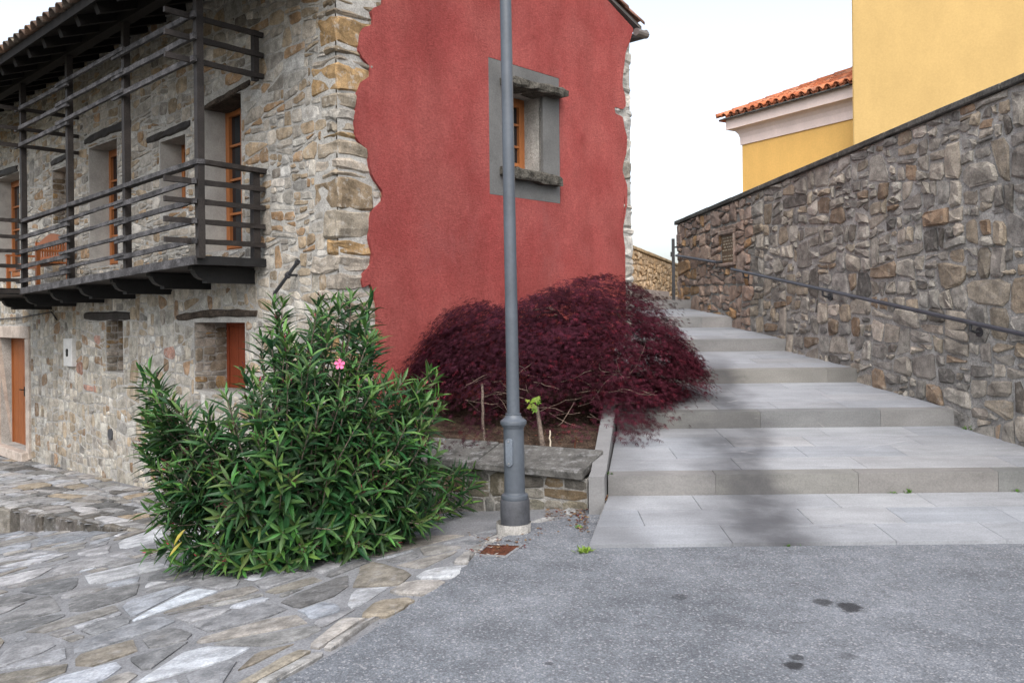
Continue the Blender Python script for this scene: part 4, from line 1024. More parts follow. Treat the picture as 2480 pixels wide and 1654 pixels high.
# far garden wall, warm sunlight put into its stone and mortar colours
rng = random.Random(53)
fa = math.radians(18.5); fdir = Vector((math.sin(fa), math.cos(fa), 0)); fo_ = atY(1532, 600, 17.6); FW = Frame((fo_.x, fo_.y, 0) , fdir, (fdir.y, -fdir.x, 0))
FW.O = FW.O - fdir * 1.5; fz = FW.hit(1545, 601)[1]
gw = tag(empty('garden_wall', FW.p(3, 1.7)), 'low rubble garden wall behind the house corner, warm light painted into its ochre colour', 'wall')
m = MB(); m.box(FW, 0, 9.5, .5, fz - .07, -.4, 0); gwb = m.build('mortar_bed', MAT['far_mortar'], gw)
cells = shatter([(0, 1.6), (9.5, 1.6), (9.5, fz - .08), (0, fz - .08)], lambda r: r.choice([.02, .04, .07]), 1.4, rng, .15)
lay_stones(cells, FW.p, rng, palette([(3, (.40, .29, .18)), (2, (.46, .35, .235)), (1.5, (.30, .215, .13))]), MAT['house_stone'], gwb, 'stone', (.006, .02), (.012, .04), 120, .01, .003)
for i in range(9):
    vv, ff = rough_block(FW, i * 1.06 + .004, (i + 1) * 1.06 - .004, fz - .068, fz, -.45, .05, rng, .004, .008); mk('coping_slab', vv, ff, MAT['far_mortar'], gw)

# ------------------------------------------------------------------ yellow buildings
rng = random.Random(61)
yh = tag(empty('yellow_house', (5.6, 19, 2.4)), 'orange-yellow house with pale moulded cornice and red tile roof', 'house')
ya = Vector((.515, -.857, 0)).normalized(); yn = Vector((-ya.y * -1, -ya.x, 0)); yn = Vector((-.857, -.515, 0)).normalized()
q = atY(1798, 400, 19.0); YF = Frame((q.x, q.y, 0), ya, yn)
YE = YF.hit(2070, 300)[0] + .15; zc0 = YF.hit(1798, 352)[1]                      # underside of cornice
m = MB(); m.box(YF, 0, YE, 1.0, zc0 + .45, -6, 0); m.build('wall', MAT['orange_plaster'], yh)
ztop = zc0 + .66
prof = [(0.001, zc0), (.03, zc0), (.035, zc0 + .16), (.06, zc0 + .25), (.11, zc0 + .32), (.18, zc0 + .355), (.25, zc0 + .36), (.25, zc0 + .60), (.0, zc0 + .60)]
n_ = len(prof); v = []
for (kind) in (0, 1):
    for (w_, z_) in prof: v.append(YF.p(-w_ if kind == 0 else YE, z_, w_))
fs = [(i, (i + 1) % n_, (i + 1) % n_ + n_, i + n_) for i in range(n_)] + [tuple(range(n_))]
b = len(v)
for (w_, z_) in prof: v.append(YF.p(-w_, z_, -6.0))
fs += [(i, (i + 1) % n_, (i + 1) % n_ + b, i + b) for i in range(n_)]
mk('cornice', v, fs, MAT['cornice_paint'], yh)
# roof hip plane
pitch = math.radians(22.5); ey = .36
def yroof(u, d): return YF.p(u, zc0 + .60 + d * math.tan(pitch), ey - d)
rp = [yroof(-.36, 0), yroof(YE, 0), yroof(YE, 2.2), yroof(1.78, 2.2)]
v, f = prism(rp, .025); yroof_o = mk('roof', v, f, MAT['coping'], yh)  # slab coloured dark as painted shadow between the tiles
v, f = prism([yroof(-.36, 0), yroof(1.78, 2.2), YF.p(1.78, rp[2].z, -6), YF.p(-.36, zc0 + .60, -6)], .04)
mk('roof_hip', v, f, MAT['terracotta'], yh)
upv = (yroof(0, 1) - yroof(0, 0)).normalized()
tm = [tile_mesh(YF.U, upv, c) for c in ((.50, .15, .065), (.56, .19, .09), (.42, .13, .06), (.52, .24, .14), (.60, .22, .11), (.36, .16, .10))]
tu = [tile_mesh(YF.U, upv, c, True) for c in ((.30, .11, .06), (.24, .09, .05))]
for j in range(7):
    d = j * .34
    for i in range(-2, 30):
        u = i * .215 + .02
        if u < -.36 + d * 1.0 + .05 or u > YE: continue
        p = yroof(u + rng.uniform(-.012, .012), d); p.z += .035 + j * .0; link('tile', rng.choice(tm), p, yroof_o)
        if j == 0: 
            p = yroof(u + .107, -.01); p.z += .075; link('under_tile', rng.choice(tu), p, yroof_o)
hipv = (yroof(1.78, 2.2) - yroof(-.36, 0)).normalized(); ht_ = tile_mesh(hipv.cross(Vector((0, 0, 1))), hipv, (.5, .17, .08))
for i in range(9):
    p = yroof(-.36, 0) + hipv * (i * .38 - .05); p.z += .06; link('hip_tile', ht_, p, yroof_o)
# tall yellow block
tb = tag(empty('yellow_building', (9, 15, 2.4)), 'tall plain pale yellow plastered building rising behind the retaining wall', 'building')
tc = atY(2065, 250, 15.9); fd = Vector((.905, -.425, 0)).normalized(); TFm = Frame((tc.x, tc.y, 0), fd, (fd.y, -fd.x, 0))
bm = bmesh.new(); P = [TFm.p(u, v, q) for u in (0, 8) for v in (1.5, 11) for q in (0, -5)]; bv = [bm.verts.new(p) for p in P]
for f in [(0, 1, 3, 2), (4, 6, 7, 5), (0, 4, 5, 1), (2, 3, 7, 6), (0, 2, 6, 4), (1, 5, 7, 3)]: bm.faces.new([bv[i] for i in f])
bmesh.ops.recalc_face_normals(bm, faces=bm.faces); bmesh.ops.bevel(bm, geom=bm.edges[:], offset=.02, segments=2, affect='EDGES'); bm.verts.index_update()
mk('wall', [x.co.copy() for x in bm.verts], [[y.index for y in x.verts] for x in bm.faces], MAT['yellow_plaster'], tb); bm.free()
m = MB(); m.box(TFm, -.35, 8.35, 11.003, 11.25, -5.35, .35); m.build('roof', MAT['terracotta'], tb)

# ------------------------------------------------------------------ planter: low wall, soil, stakes
rng = random.Random(71)
a_ = Vector((XL(6.2) - .135, 6.30, 0)); b_ = Vector((-.62, 6.96, 0)); pdv = (b_ - a_).normalized(); PF = Frame(a_, pdv, (pdv.y * -1, pdv.x, 0))
if PF.N.y > 0: PF.N = -PF.N
PL = 2.45
pw_o = tag(empty('planter_wall', PF.p(PL / 2, 0)), 'low stained stone planter wall with sloping slab coping under the red maple', 'wall')
m = MB(); m.box(PF, 0, PL, -.5, .235, -.30, 0); pwb = m.build('wall_core', MAT['wall_mortar'], pw_o)
cells = shatter([(0, -.5), (PL, -.5), (PL, .232), (0, .232)], lambda r: r.choice([.02, .035, .06]), 1.7, rng, .1)
lay_stones(cells, PF.p, rng, palette([(3, (.12, .11, .085)), (1.2, (.13, .10, .065)), (2, (.11, .105, .095)), (1, (.15, .14, .12))]), MAT['wall_stone'], pwb, 'stone', (.003, .008), (.003, .012), 60, .006, .002)
u = .012
for wdt in (.95, .70, .80):
    v, f = rough_block(PF, u, u + wdt - .006, .24, .30, -.34, .07, rng, .006, .008)
    # slope the slab upwards to the back
    v = [q + Vector((0, 0, max(0, .07 - (q - PF.O).dot(PF.N)) * .26)) for q in v]
    mk('coping_slab', v, f, MAT['pave_stone'], pw_o, cols=(.085, .083, .078)); u += wdt
# soil
def soil_z(x, y): return .30 + max(0, y - 6.6) * .13 + .03 * noise.noise(Vector((x * 2, y * 2, 0))) + .02 * noise.noise(Vector((x * 7, y * 7, 3)))
v, f = heightgrid(lambda x, y: PF.N.dot(Vector((x, y, 0)) - PF.O) < -.22 and x < XL(y) - .06 and RF.N.dot(Vector((x, y, 0)) - C0) > -.1, -1.7, 1.7, 6.2, 11.6, .07, soil_z)
soil = tag(mk('planter_soil', v, f, MAT['soil'], smooth=True), 'dark planter soil strewn with dry twigs and leaf litter', 'soil', kind='structure')
def ground_at(x, y): return soil_z(x, y)
def stake(name, xb, yb, xt, yt, Y, r, mat, label, grp=None):
    b = atY(xb, yb, Y); b.z = soil_z(b.x, b.y) - .04; t_ = atY(xt, yt, Y); n = 7
    pts = [b + (t_ - b) * i / n + Vector((rng.uniform(-.008, .008), 0, 0)) * (1 if 0 < i < n else 0) for i in range(n + 1)]
    return tag(MB().tube(pts, [r * (1.15 - .3 * i / n) for i in range(n + 1)], 8).build(name, MAT[mat], smooth=True, origin=b), label, 'stake', grp)
stake('wooden_stake', 1172, 1062, 1167, 930, 7.35, .012, 'bark', 'thin upright grey stem at the back of the low planter wall')
sap = tag(empty('cut_sapling', atY(1318, 1081, 7.0)), 'leaning cut grey stem with a tuft of lime green leaves', 'sapling')
b = atY(1318, 1081, 7.0); b.z = soil_z(b.x, b.y) - .03; t_ = atY(1300, 985, 7.05)
MB().tube([b, b + (t_ - b) * .3 + Vector((-.004, 0, 0)), b + (t_ - b) * .65, t_], [.026, .022, .018, .015], 9).build('stem', MAT['bark'], sap, True)
def leaf_star(mb, c, X, Y, size, col, lobes=5, wid=.16, spread=2.2, droop=.0, rng=rng):
    Z = X.cross(Y)
    for i in range(lobes):
        a = (i / (lobes - 1) - .5) * spread; L = size * (1 - .35 * abs(i / (lobes - 1) - .5) * 2)
        d = Y * math.cos(a) + X * math.sin(a); s = d.cross(Z).normalized() * (L * wid)
        tip = c + d * L - Z * (droop * L); mid = c + d * (L * .45)
        mb.add([c, mid - s, tip, mid + s], [(0, 1, 2, 3)], col)
def rnd_unit(rng): 
    while True:
        v = Vector((rng.uniform(-1, 1), rng.uniform(-1, 1), rng.uniform(-1, 1)))
        if .05 < v.length < 1: return v.normalized()
m = MB()
for i in range(9):
    p = atY(1290 + rng.uniform(-18, 16), 985 - rng.uniform(-6, 24), 6.98 + rng.uniform(-.04, .04)); Y = (Vector((rng.uniform(-.6, .6), -.4, rng.uniform(-1, .1)))).normalized(); X = Y.cross(Vector((0, -1, .3))).normalized()
    leaf_star(m, p, X, Y, rng.uniform(.035, .055), (rng.uniform(.10, .16), rng.uniform(.18, .24), .025), 5, .2, 2.6)
m.build('foliage', MAT['weed_leaf'], sap)
stake('broken_stick', 1333, 1080, 1332, 1042, 6.95, .007, 'splinter', 'short pale splintered stick in the planter soil')
stake('broken_stick', 1394, 1085, 1394, 1058, 6.95, .006, 'rust', 'short brown broken stick beside the kerb in the planter')

# ------------------------------------------------------------------ street lamp
lb0 = atZ(1250, 1292, 0); lb0 = Vector((lb0.x, lb0.y + .04, 0)); top = atY(1226, 0, lb0.y); ax = (top - Vector((lb0.x, lb0.y, .05))).normalized()
def lat(y): return (CAM.z - (y - CY) / F * lb0.y)
lamp = tag(empty('street_lamp', lb0), 'slim blue-grey metal lamp post on a concrete foot beside the steps', 'lamp')
a0 = Vector((lb0.x - .004, lb0.y, -.03)); sc = lb0.y / F
def ht(y): return CZ - (y - 762) * sc + .03
mb = lathe(a0 + Vector((-.012, 0, 0)), a0 + Vector((-.012, 0, 1)), [(0, .118), (.10, .118), (ht(1276) - .006, .114), (ht(1276), .108), (ht(1276), .0)], 22)
for i, q in enumerate(mb.v): mb.v[i] = q + Vector((rng.uniform(-.003, .003), rng.uniform(-.003, .003), 0))
mb.build('concrete_foot', MAT['concrete'], lamp)
z0 = ht(1276) + .001
lathe(a0, a0 + ax, [(z0, .0), (z0, .100), (ht(1214), .100), (ht(1209), .096), (ht(1208), .07)], 32).build('base_drum', MAT['lamp_dark'], lamp, True)
lathe(a0, a0 + ax, [(ht(1210), .072), (ht(1209), .089), (ht(1204), .0925), (ht(1199), .089), (ht(1196), .074), (ht(1192), .071)], 32).build('lower_ring', MAT['lamp_paint'], lamp, True)
lathe(a0, a0 + ax, [(ht(1200), .0705), (ht(1120), .0700), (ht(1034), .0690)], 32).build('column', MAT['lamp_paint'], lamp, True)
lathe(a0, a0 + ax, [(ht(1037), .0695), (ht(1036), .075), (ht(1033), .0755), (ht(1032.5), .081), (ht(1030), .0815), (ht(1029), .088), (ht(1023), .0905), (ht(1020), .088), (ht(1017), .075), (ht(1013), .062), (ht(1008), .053), (ht(1006), .0505), (ht(1005.5), .053), (ht(1003), .053), (ht(1002.5), .044)], 32).build('upper_collar', MAT['lamp_paint'], lamp, True)
lathe(a0, a0 + ax, [(ht(1006), .0435), (ht(760), .0425), (ht(300), .0405), (ht(0), .039), (ht(-500), .037), (ht(-1000), .034)], 28).build('pole', MAT['lamp_paint'], lamp, True)
tz_ = ht(-1000)
ln_ = lathe(a0, a0 + ax, [(tz_, .034), (tz_ + .05, .07), (tz_ + .07, .10), (tz_ + .10, .12), (tz_ + .42, .19), (tz_ + .46, .21), (tz_ + .58, .09), (tz_ + .66, .02)], 16).build('lantern', MAT['lamp_dark'], lamp)
# hatch plate
pc = a0 + ax * ((ht(1060) + ht(1127)) / 2); hd = Vector((-.42, -.9, 0)).normalized(); hs_ = Vector((hd.y * -1, hd.x, 0)); hh = (ht(1060) - ht(1127)) / 2
v, f = [], []; ring = []
for i in range(20):
    an = 2 * math.pi * i / 20; x, z_ = math.cos(an) * .026, math.sin(an) * .026 + (hh - .026 if math.sin(an) >= 0 else -(hh - .026)); ring.append((x, z_))
for off in (.058, .0815, .084):
    for (x, z_) in ring: k = .9 if off == .084 else 1; v.append(pc + hs_ * x * k + ax * z_ * (.99 if off == .084 else 1) + hd * off)
f = [tuple(range(40, 60))] + [(i, (i + 1) % 20, 20 + (i + 1) % 20, 20 + i) for i in range(20)] + [(20 + i, 20 + (i + 1) % 20, 40 + (i + 1) % 20, 40 + i) for i in range(20)]
plain('hatch_lit_tone', (.115, .135, .16), .5, .4)  # lamp colour lightened to stand in for shading contrast on the plate
hatch = mk('hatch_plate', v, f, MAT['hatch_lit_tone'], lamp)
for s_ in (-1, 1): MB().tube([pc + ax * s_ * (hh - .02) + hd * .0835, pc + ax * s_ * (hh - .02) + hd * .088], .0055, 10).build('screw', MAT['steel'], hatch)

# drain cover
dq = [atZ(x, y, .012) for x, y in ((1158, 1342), (1224, 1346), (1258, 1322), (1182, 1320))]
dc = tag(empty('drain_cover', (sum(dq, Vector()) / 4)), 'small rusty rectangular drain cover at the foot of the lamp post', 'drain cover')
c_ = sum(dq, Vector()) / 4; out = [c_ + (q - c_) * 1.22 for q in dq]
v = [q + Vector((0, 0, .004)) for q in out] + [q + Vector((0, 0, .004)) for q in dq] + [q - Vector((0, 0, .03)) for q in out]
mk('frame', v, [(i, (i + 1) % 4, (i + 1) % 4 + 4, i + 4) for i in range(4)] + [(i, i + 8, (i + 1) % 4 + 8, (i + 1) % 4) for i in range(4)], MAT['pave_mortar'], dc)
v, f = prism([c_ + (q - c_) * .96 + Vector((0, 0, .002)) for q in dq], .02); mk('plate', v, f, MAT['rust'], dc)

# ------------------------------------------------------------------ meter box and bench
mq = [LF.hit(165, 819), LF.hit(186, 888)]
mbx = tag(empty('meter_box', LF.p(mq[0][0], mq[1][1], .05)), 'pale grey narrow meter box with black knob on the stone wall near the entrance door', 'box')
u0_, u1_ = sorted((mq[0][0], mq[1][0])); vv, ff = rough_block(LF, u0_, u1_, mq[1][1], mq[0][1], -.02, .07, rng, .001, .008); mk('case', vv, ff, MAT['white_box'], mbx)
m = MB(); cu = (u0_ + u1_) / 2
for (dz, r_) in ((.02, .035), (-.03, .03)): zz_ = (mq[0][1] + mq[1][1]) / 2 + dz; m.tube([LF.p(cu, zz_, .07), LF.p(cu, zz_, .083)], r_, 12)
m.build('knob', MAT['black'], mbx)
BFo = LF.hit(90, 640, .36); bu = BFo[0]
bench = tag(empty('wooden_bench', LF.p(bu, zdeck_t + zs(bu), .4)), 'small brown wooden bench with arched slatted back on the balcony', 'bench')
bz = zdeck_t - .018 + zs(bu + .7)
def bb(name, *a): MB().box(LF, *a).build(name, MAT['door_wood'], bench)
bu0, bu1 = bu - .62, bu + .68
for (u, w0) in ((bu0, .12), (bu1, .12), (bu0, .52), (bu1, .52)): bb('leg', u - .025, u + .025, bz, bz + (.82 if w0 < .2 else .58), w0, w0 + .05)
for k in range(4): bb('seat_slat', bu0 - .03, bu1 + .03, bz + .42, bz + .445, .175 + k * .1, .262 + k * .1)
bb('back_rail', bu0 + .026, bu1 - .026, bz + .52, bz + .57, .125, .16); 
v = []
for i in range(13):
    t_ = i / 12; u = bu0 + .026 + (bu1 - bu0 - .052) * t_; hh_ = .80 + .10 * math.sin(math.pi * t_) ** 2
    for (z_, w_) in ((.74, .125), (.74, .16), (hh_, .16), (hh_, .125)): v.append(LF.p(u, bz + z_, w_))
mk('back_top', v, [(i * 4 + k, i * 4 + (k + 1) % 4, i * 4 + 4 + (k + 1) % 4, i * 4 + 4 + k) for i in range(12) for k in range(4)] + [(3, 2, 1, 0), (48, 49, 50, 51)], MAT['door_wood'], bench)
for i in range(1, 12): u = bu0 + (bu1 - bu0) * i / 12; bb('back_slat', u - .014, u + .014, bz + .571, bz + .739, .133, .152)
for u in (bu0, bu1): bb('armrest', u - .03, u + .03, bz + .583, bz + .61, .16, .58)
bb('apron', bu0 + .026, bu1 - .026, bz + .35, bz + .418, .525, .55)

# ------------------------------------------------------------------ oleander
rng = random.Random(83)
ob = hit_fn(668, 1352, pave_z); OBASE = Vector((-1.62, 6.05, 0)); OBASE.z = pave_z(OBASE.x, OBASE.y)
ole = tag(empty('oleander_bush', OBASE), 'big leafy green oleander bush with one pink flower in front of the house corner', 'bush')
top_prof = [(315, 850), (340, 838), (380, 850), (420, 878), (480, 892), (530, 880), (560, 850), (578, 845), (596, 800), (610, 700), (640, 690), (668, 700), (682, 780), (700, 790), (715, 700), (735, 672), (775, 678), (795, 668), (850, 672), (862, 760), (880, 830), (920, 862), (950, 860), (975, 855), (1000, 860), (1012, 900)]
bot_prof = [(315, 880), (340, 1000), (360, 1250), (400, 1310), (500, 1335), (640, 1335), (800, 1305), (900, 1290), (960, 1230), (1012, 1180)]
def lerp_prof(pr, x):
    for (a, b), (c, d) in zip(pr[:-1], pr[1:]):
        if a <= x <= c: return b + (d - b) * (x - a) / (c - a)
    return pr[0][1] if x < pr[0][0] else pr[-1][1]
def bush_front(px, py):       # depth of the crown surface along a ray (ellipsoid-like)
    nx = (px - 665) / 400; ny = (py - 1060) / 430; r2 = min(1, nx * nx * .85 + ny * ny * .75); return 6.35 - 1.05 * math.sqrt(max(0, 1 - r2))
tips = []
forced = [(325, 850, 6.2), (345, 845, 6.1), (335, 1040, 5.9), (322, 1025, 6.0), (330, 1165, 5.8), (560, 850, 6.1), (577, 856, 6.0), (630, 692, 6.35), (648, 690, 6.3), (640, 730, 6.2), (735, 678, 6.5), (760, 690, 6.45), (805, 672, 6.45), (850, 678, 6.5), (835, 700, 6.4), (985, 850, 6.3), (1000, 862, 6.3), (960, 880, 6.2), (870, 850, 6.4), (905, 880, 6.3), (1055, 1075, 6.3), (1090, 1105, 6.35), (1040, 1120, 6.2), (1075, 1150, 6.3), (1030, 1170, 6.15), (1085, 1075, 6.4), (1010, 1150, 6.05), (350, 1260, 5.7), (362, 1200, 5.7), (780, 850, 6.0), (600, 760, 6.4), (690, 800, 6.3), (745, 760, 6.4), (815, 760, 6.4), (860, 780, 6.45)]
for x, y, Y in forced:
    if 1015 < x * 1 and y > 1000: Y += .35
    tips.append((atY(x * D, y * D + 6, Y), 1))
tries = 0; grid = {}
while len(tips) < 360 and tries < 40000:
    tries += 1
    x = rng.uniform(322, 1012); y0_, y1_ = lerp_prof(top_prof, x) + 14, lerp_prof(bot_prof, x) - 8
    y = rng.uniform(y0_, y1_); k = (int(x / 33), int(y / 33))
    inner = rng.random() < .4
    if not inner:
        if grid.get(k, 0) >= 1: continue
        grid[k] = grid.get(k, 0) + 1
    Y = bush_front(x, y) + (rng.uniform(.15, .6) if inner else rng.uniform(-.05, .12)); p = atY(x * D, y * D, Y)
    if p.z < pave_z(p.x, p.y) + .06: p.z = pave_z(p.x, p.y) + .06
    tips.append((p, 0))
def leaf_pts(L, W, fold, curve):
    v = []; st = [(0, .12), (.22, .75), (.5, 1.0), (.78, .62), (1.0, 0.02)]
    for (t, w) in st:
        z = -curve * t * t * L
        v += [(-w * W / 2, t * L, z + fold * w * W), (0, t * L, z), (w * W / 2, t * L, z + fold * w * W)]
    f = []
    for i in range(4): f += [(i * 3, i * 3 + 1, i * 3 + 4, i * 3 + 3), (i * 3 + 1, i * 3 + 2, i * 3 + 5, i * 3 + 4)]
    return v, f
leaves = []; stems = MB(); buds = MB()
for p, fz_ in tips:
    out = (p - (OBASE + Vector((0, 0, .35)))); 
    d = (out.normalized() + Vector((0, 0, .55 + .5 * fz_)) + rnd_unit(rng) * .22).normalized()
    if p.z - OBASE.z < .55: d = (Vector((out.x, out.y, 0)).normalized() * .9 + Vector((0, 0, .15)) + rnd_unit(rng) * .25).normalized()
    Ls = rng.uniform(.26, .40) * (1.25 if fz_ else 1)
    base = p - d * Ls; root = OBASE + Vector((rng.uniform(-.18, .18), rng.uniform(-.18, .18), .05)); mid = root * .45 + base * .55 + Vector((0, 0, -.08))
    mid.z = max(mid.z, pave_z(mid.x, mid.y) + .05); base.z = max(base.z, pave_z(base.x, base.y) + .04)
    stems.tube([root, mid, base, p], [.011, .008, .006, .003], 5, False)
    nn = int(Ls / .046); x0 = d.orthogonal().normalized(); ph = rng.uniform(0, 6)
    for i in range(nn + 1):
        t = i / nn; c = base + (p - base) * t; ph += 1.05
        if rng.random() < .06: continue
        for k in range(3):
            an = ph + k * 2.094 + rng.uniform(-.25, .25); rad = (Matrix.Rotation(an, 3, d) @ x0)
            el = (1.28 - .66 * t) + rng.uniform(-.28, .28)          # opening angle
            ld = (d * math.cos(el) + rad * math.sin(el)).normalized()
            L = rng.uniform(.135, .20) * (1 - .38 * max(0, t - .72) / .28); 
            fresh = t > .8
            col = (rng.uniform(.045, .08), rng.uniform(.11, .16), rng.uniform(.025, .04)) if fresh else (rng.uniform(.017, .032), rng.uniform(.052, .086), rng.uniform(.017, .028))
            if rng.random() < .10: col = (col[0] * 1.5, col[1] * 1.4, col[2] * 1.2)
            leaves.append((c, ld, d, L, col))
    if rng.random() < .45 and p.y < 6.6:
        for k in range(rng.randint(5, 10)):
            q = p + d * rng.uniform(.0, .05) + rnd_unit(rng) * .028; buds.tube([q, q + (d + rnd_unit(rng) * .5) * .02], [.0035, .0015], 4, True, (rng.uniform(.05, .10), rng.uniform(.018, .03), rng.uniform(.022, .035)) if rng.random() < .96 else (.45, .04, .09))
for (x, y) in ((425, 1215), (418, 1243)):
    p = atY(x * D, y * D, 5.3); leaves.append((p, Vector((-.5, -.5, -.55)).normalized(), Vector((0, -.6, .8)).normalized(), .11, (.26, .22, .03)))
def leaf_geo(c, ld, d, L, col):
    v, f = leaf_pts(L, L * rng.uniform(.165, .21), .22, rng.uniform(.05, .42)); X = ld.cross(d); X = X.normalized() if X.length > 1e-4 else ld.orthogonal().normalized(); Z = X.cross(ld)
    if Z.dot(d) < 0: Z, X = -Z, -X
    return [c + X * a + ld * b + Z * e for a, b, e in v], f
leaves.sort(key=lambda t: t[0].y)
rest = MB(); cnt = 0
for i, (c, ld, d, L, col) in enumerate(leaves):
    v, f = leaf_geo(c, ld, d, L, col)
    if any(q.z < pave_z(q.x, q.y) + .005 for q in v): v = [Vector((q.x, q.y, max(q.z, pave_z(q.x, q.y) + .012))) for q in v]
    if cnt < 300 and rng.random() < .5:
        pa = parea([proj(v[j]) for j in (0, 5, 8, 14, 9, 3)])
        if pa > 230 or L > .10 and col[0] > .3:
            mk('leaf', v, f, MAT['oleander_leaf'], ole, cols=col); cnt += 1; continue
    rest.add(v, f, col)
tag(rest.build('foliage', MAT['oleander_leaf'], ole), kind='stuff'); print('oleander leaves', len(leaves), cnt)
stems.build('stems', MAT['bark'], ole); tag(buds.build('flower_buds', MAT['petal'], ole), kind='stuff')
fp = atY(780 * D, 836 * D, 5.42)
m = MB()
for k in range(5):
    an = k * 1.2566 + .3; X = Vector((math.cos(an), 0, math.sin(an))); N_ = Vector((.1, -1, .1)); Yt = N_.cross(X)
    m.add([fp, fp + X * .014 - Yt * .009, fp + X * .030 - Yt * .012 + N_ * .006, fp + X * .036 + Yt * .002 + N_ * .004, fp + X * .028 + Yt * .013 + N_ * .006, fp + X * .012 + Yt * .007], [(0, 1, 2, 3, 4, 5)], (.78, .17, .34))
m.add([fp + N_ * .008 + Vector((math.cos(a) * .008, 0, math.sin(a) * .008)) for a in (0, 1.57, 3.14, 4.71)], [(0, 1, 2, 3)], (.62, .05, .16))
m.build('flower', MAT['petal'], ole)

# ------------------------------------------------------------------ red weeping maple
rng = random.Random(97)
MBASE = Vector((.62, 8.7, 0)); MBASE.z = soil_z(MBASE.x, MBASE.y)
mp = tag(empty('maple_tree', MBASE), 'weeping dark red laceleaf maple spreading low over the steps and planter', 'tree')
mt = [(905, 850), (930, 815), (960, 785), (1000, 735), (1030, 705), (1048, 688), (1100, 694), (1150, 698), (1190, 690), (1230, 672), (1260, 655), (1300, 645), (1330, 630), (1380, 622), (1420, 630), (1460, 650), (1500, 682), (1525, 716), (1548, 750), (1574, 790), (1592, 815), (1600, 830)]
mbp = [(905, 868), (940, 885), (980, 900), (1020, 915), (1060, 950), (1110, 960), (1150, 960), (1200, 950), (1260, 950), (1320, 945), (1380, 960), (1420, 980), (1470, 995), (1500, 950), (1535, 915), (1570, 880), (1600, 835)]
def maple_front(px, py):
    nx = (px - 1280) / 380; ny = (py - 880) / 275; r2 = min(1, nx * nx * .9 + ny * ny * .85); return 9.0 - 1.45 * math.sqrt(max(0, 1 - r2))
cl = []; grid = {}; tries = 0
while len(cl) < 2100 and tries < 60000:
    tries += 1; x = rng.uniform(908, 1594); y0_, y1_ = lerp_prof(mt, x) + 6, lerp_prof(mbp, x); y = rng.uniform(y0_, y1_)
    inner = rng.random() < (.30 if x < 1440 else .55) and not (y > 885 and x < 1430); k = (int(x / 12), int(y / 9))
    if not inner:
        if grid.get(k, 0) >= 1: continue
        # ragged gaps in the lower middle where bare twigs show
        if 1020 < x < 1430 and y > 880 and rng.random() < .8: continue
        if noise.noise(Vector((x / 55, y / 15, 2.0))) < -.02 or noise.noise(Vector((x / 120, y / 40, 9.0))) < -.28: continue
        grid[k] = 1
    Y = maple_front(x, y) + (rng.uniform(.22, .7) if inner else rng.uniform(-.08, .10)); p = atY(x * D, y * D, Y)
    dn = (Vector((p.x, p.y, 0)) - C0).dot(RF.N)
    if dn < .12: p += RF.N * (.14 - dn)
    if p.x > XL(p.y) - .1: p.z = max(p.z, slope_z(max(0, min(5, int((p.y - D1) / T) + 1)), p.y) + .12)
    cl.append(p)
for (x, y, Y) in ((1445, 985, 7.2), (1470, 1000, 7.15), (1425, 965, 7.3), (1452, 965, 7.2), (1485, 985, 7.2), (1060, 985, 7.0), (1090, 1000, 7.1), (1120, 1010, 7.0), (1330, 985, 7.3), (1380, 975, 7.4), (1290, 1000, 7.3), (1400, 1000, 7.2), (1520, 920, 7.5), (1540, 690, 9.0), (1520, 688, 9.0), (1048, 684, 8.9), (1075, 690, 8.9)):
    cl.append(atY(x * D, y * D, Y))
fol = MB(); tw = MB()
CT = Vector((MBASE.x, MBASE.y, 1.55))
for p in cl:
    out = Vector((p.x - CT.x, p.y - CT.y, 0)); od = out.normalized() if out.length > .05 else Vector((0, -1, 0)); rr = min(1, out.length / 1.6)
    dirn = (od * (1 - .35 * rr) + Vector((0, 0, .10 - .62 * rr)) + rnd_unit(rng) * .16).normalized(); side = dirn.cross(Vector((0, 0, 1))).normalized(); nrm = side.cross(dirn).normalized()
    tone = rng.choice([.3, .45, .6, .8, 1.0, 1.25]); redder = .55 + .45 * max(0, min(1, (p.x - .2) / 1.8)) * rng.uniform(.6, 1.3)
    n = rng.randint(24, 36)
    for k in range(n):
        a = rng.gauss(0, .125); b_ = rng.gauss(0, .075); h = rng.gauss(0, .014)
        c = p + dirn * a + side * b_ + nrm * (h - .35 * a * a * 4)
        if c.x > XL(c.y) - .1 and c.z < slope_z(max(0, min(5, int((c.y - D1) / T) + 1)), c.y) + .03: continue
        if (Vector((c.x, c.y, 0)) - C0).dot(RF.N) < .05: continue
        Yd = (dirn * rng.uniform(.5, 1) + side * rng.gauss(0, .5) + Vector((0, 0, rng.uniform(-.5, .05)))).normalized(); Xd = Yd.cross(nrm + rnd_unit(rng) * .35).normalized()
        kk = tone * rng.uniform(.7, 1.35); col = (.058 * kk * redder + .013, .0085 * kk + .003, .0165 * kk + .004)
        if rng.random() < .08: col = (.09 * kk + .01, .013 * kk, .022 * kk)
        leaf_star(fol, c, Xd, Yd, rng.uniform(.030, .056), col, 5, .065, 2.5, rng.uniform(0, .35), rng)
tag(fol.build('crown', MAT['maple_leaf'], mp), kind='stuff'); print('maple faces', len(fol.f))
tk = MB(); tk.tube([MBASE - Vector((0, 0, .05)), MBASE + Vector((.03, -.02, .25)), MBASE + Vector((-.05, .03, .55)), MBASE + Vector((.02, 0, .85))], [.085, .07, .06, .05], 9); tk.build('trunk', MAT['bark'], mp, True)
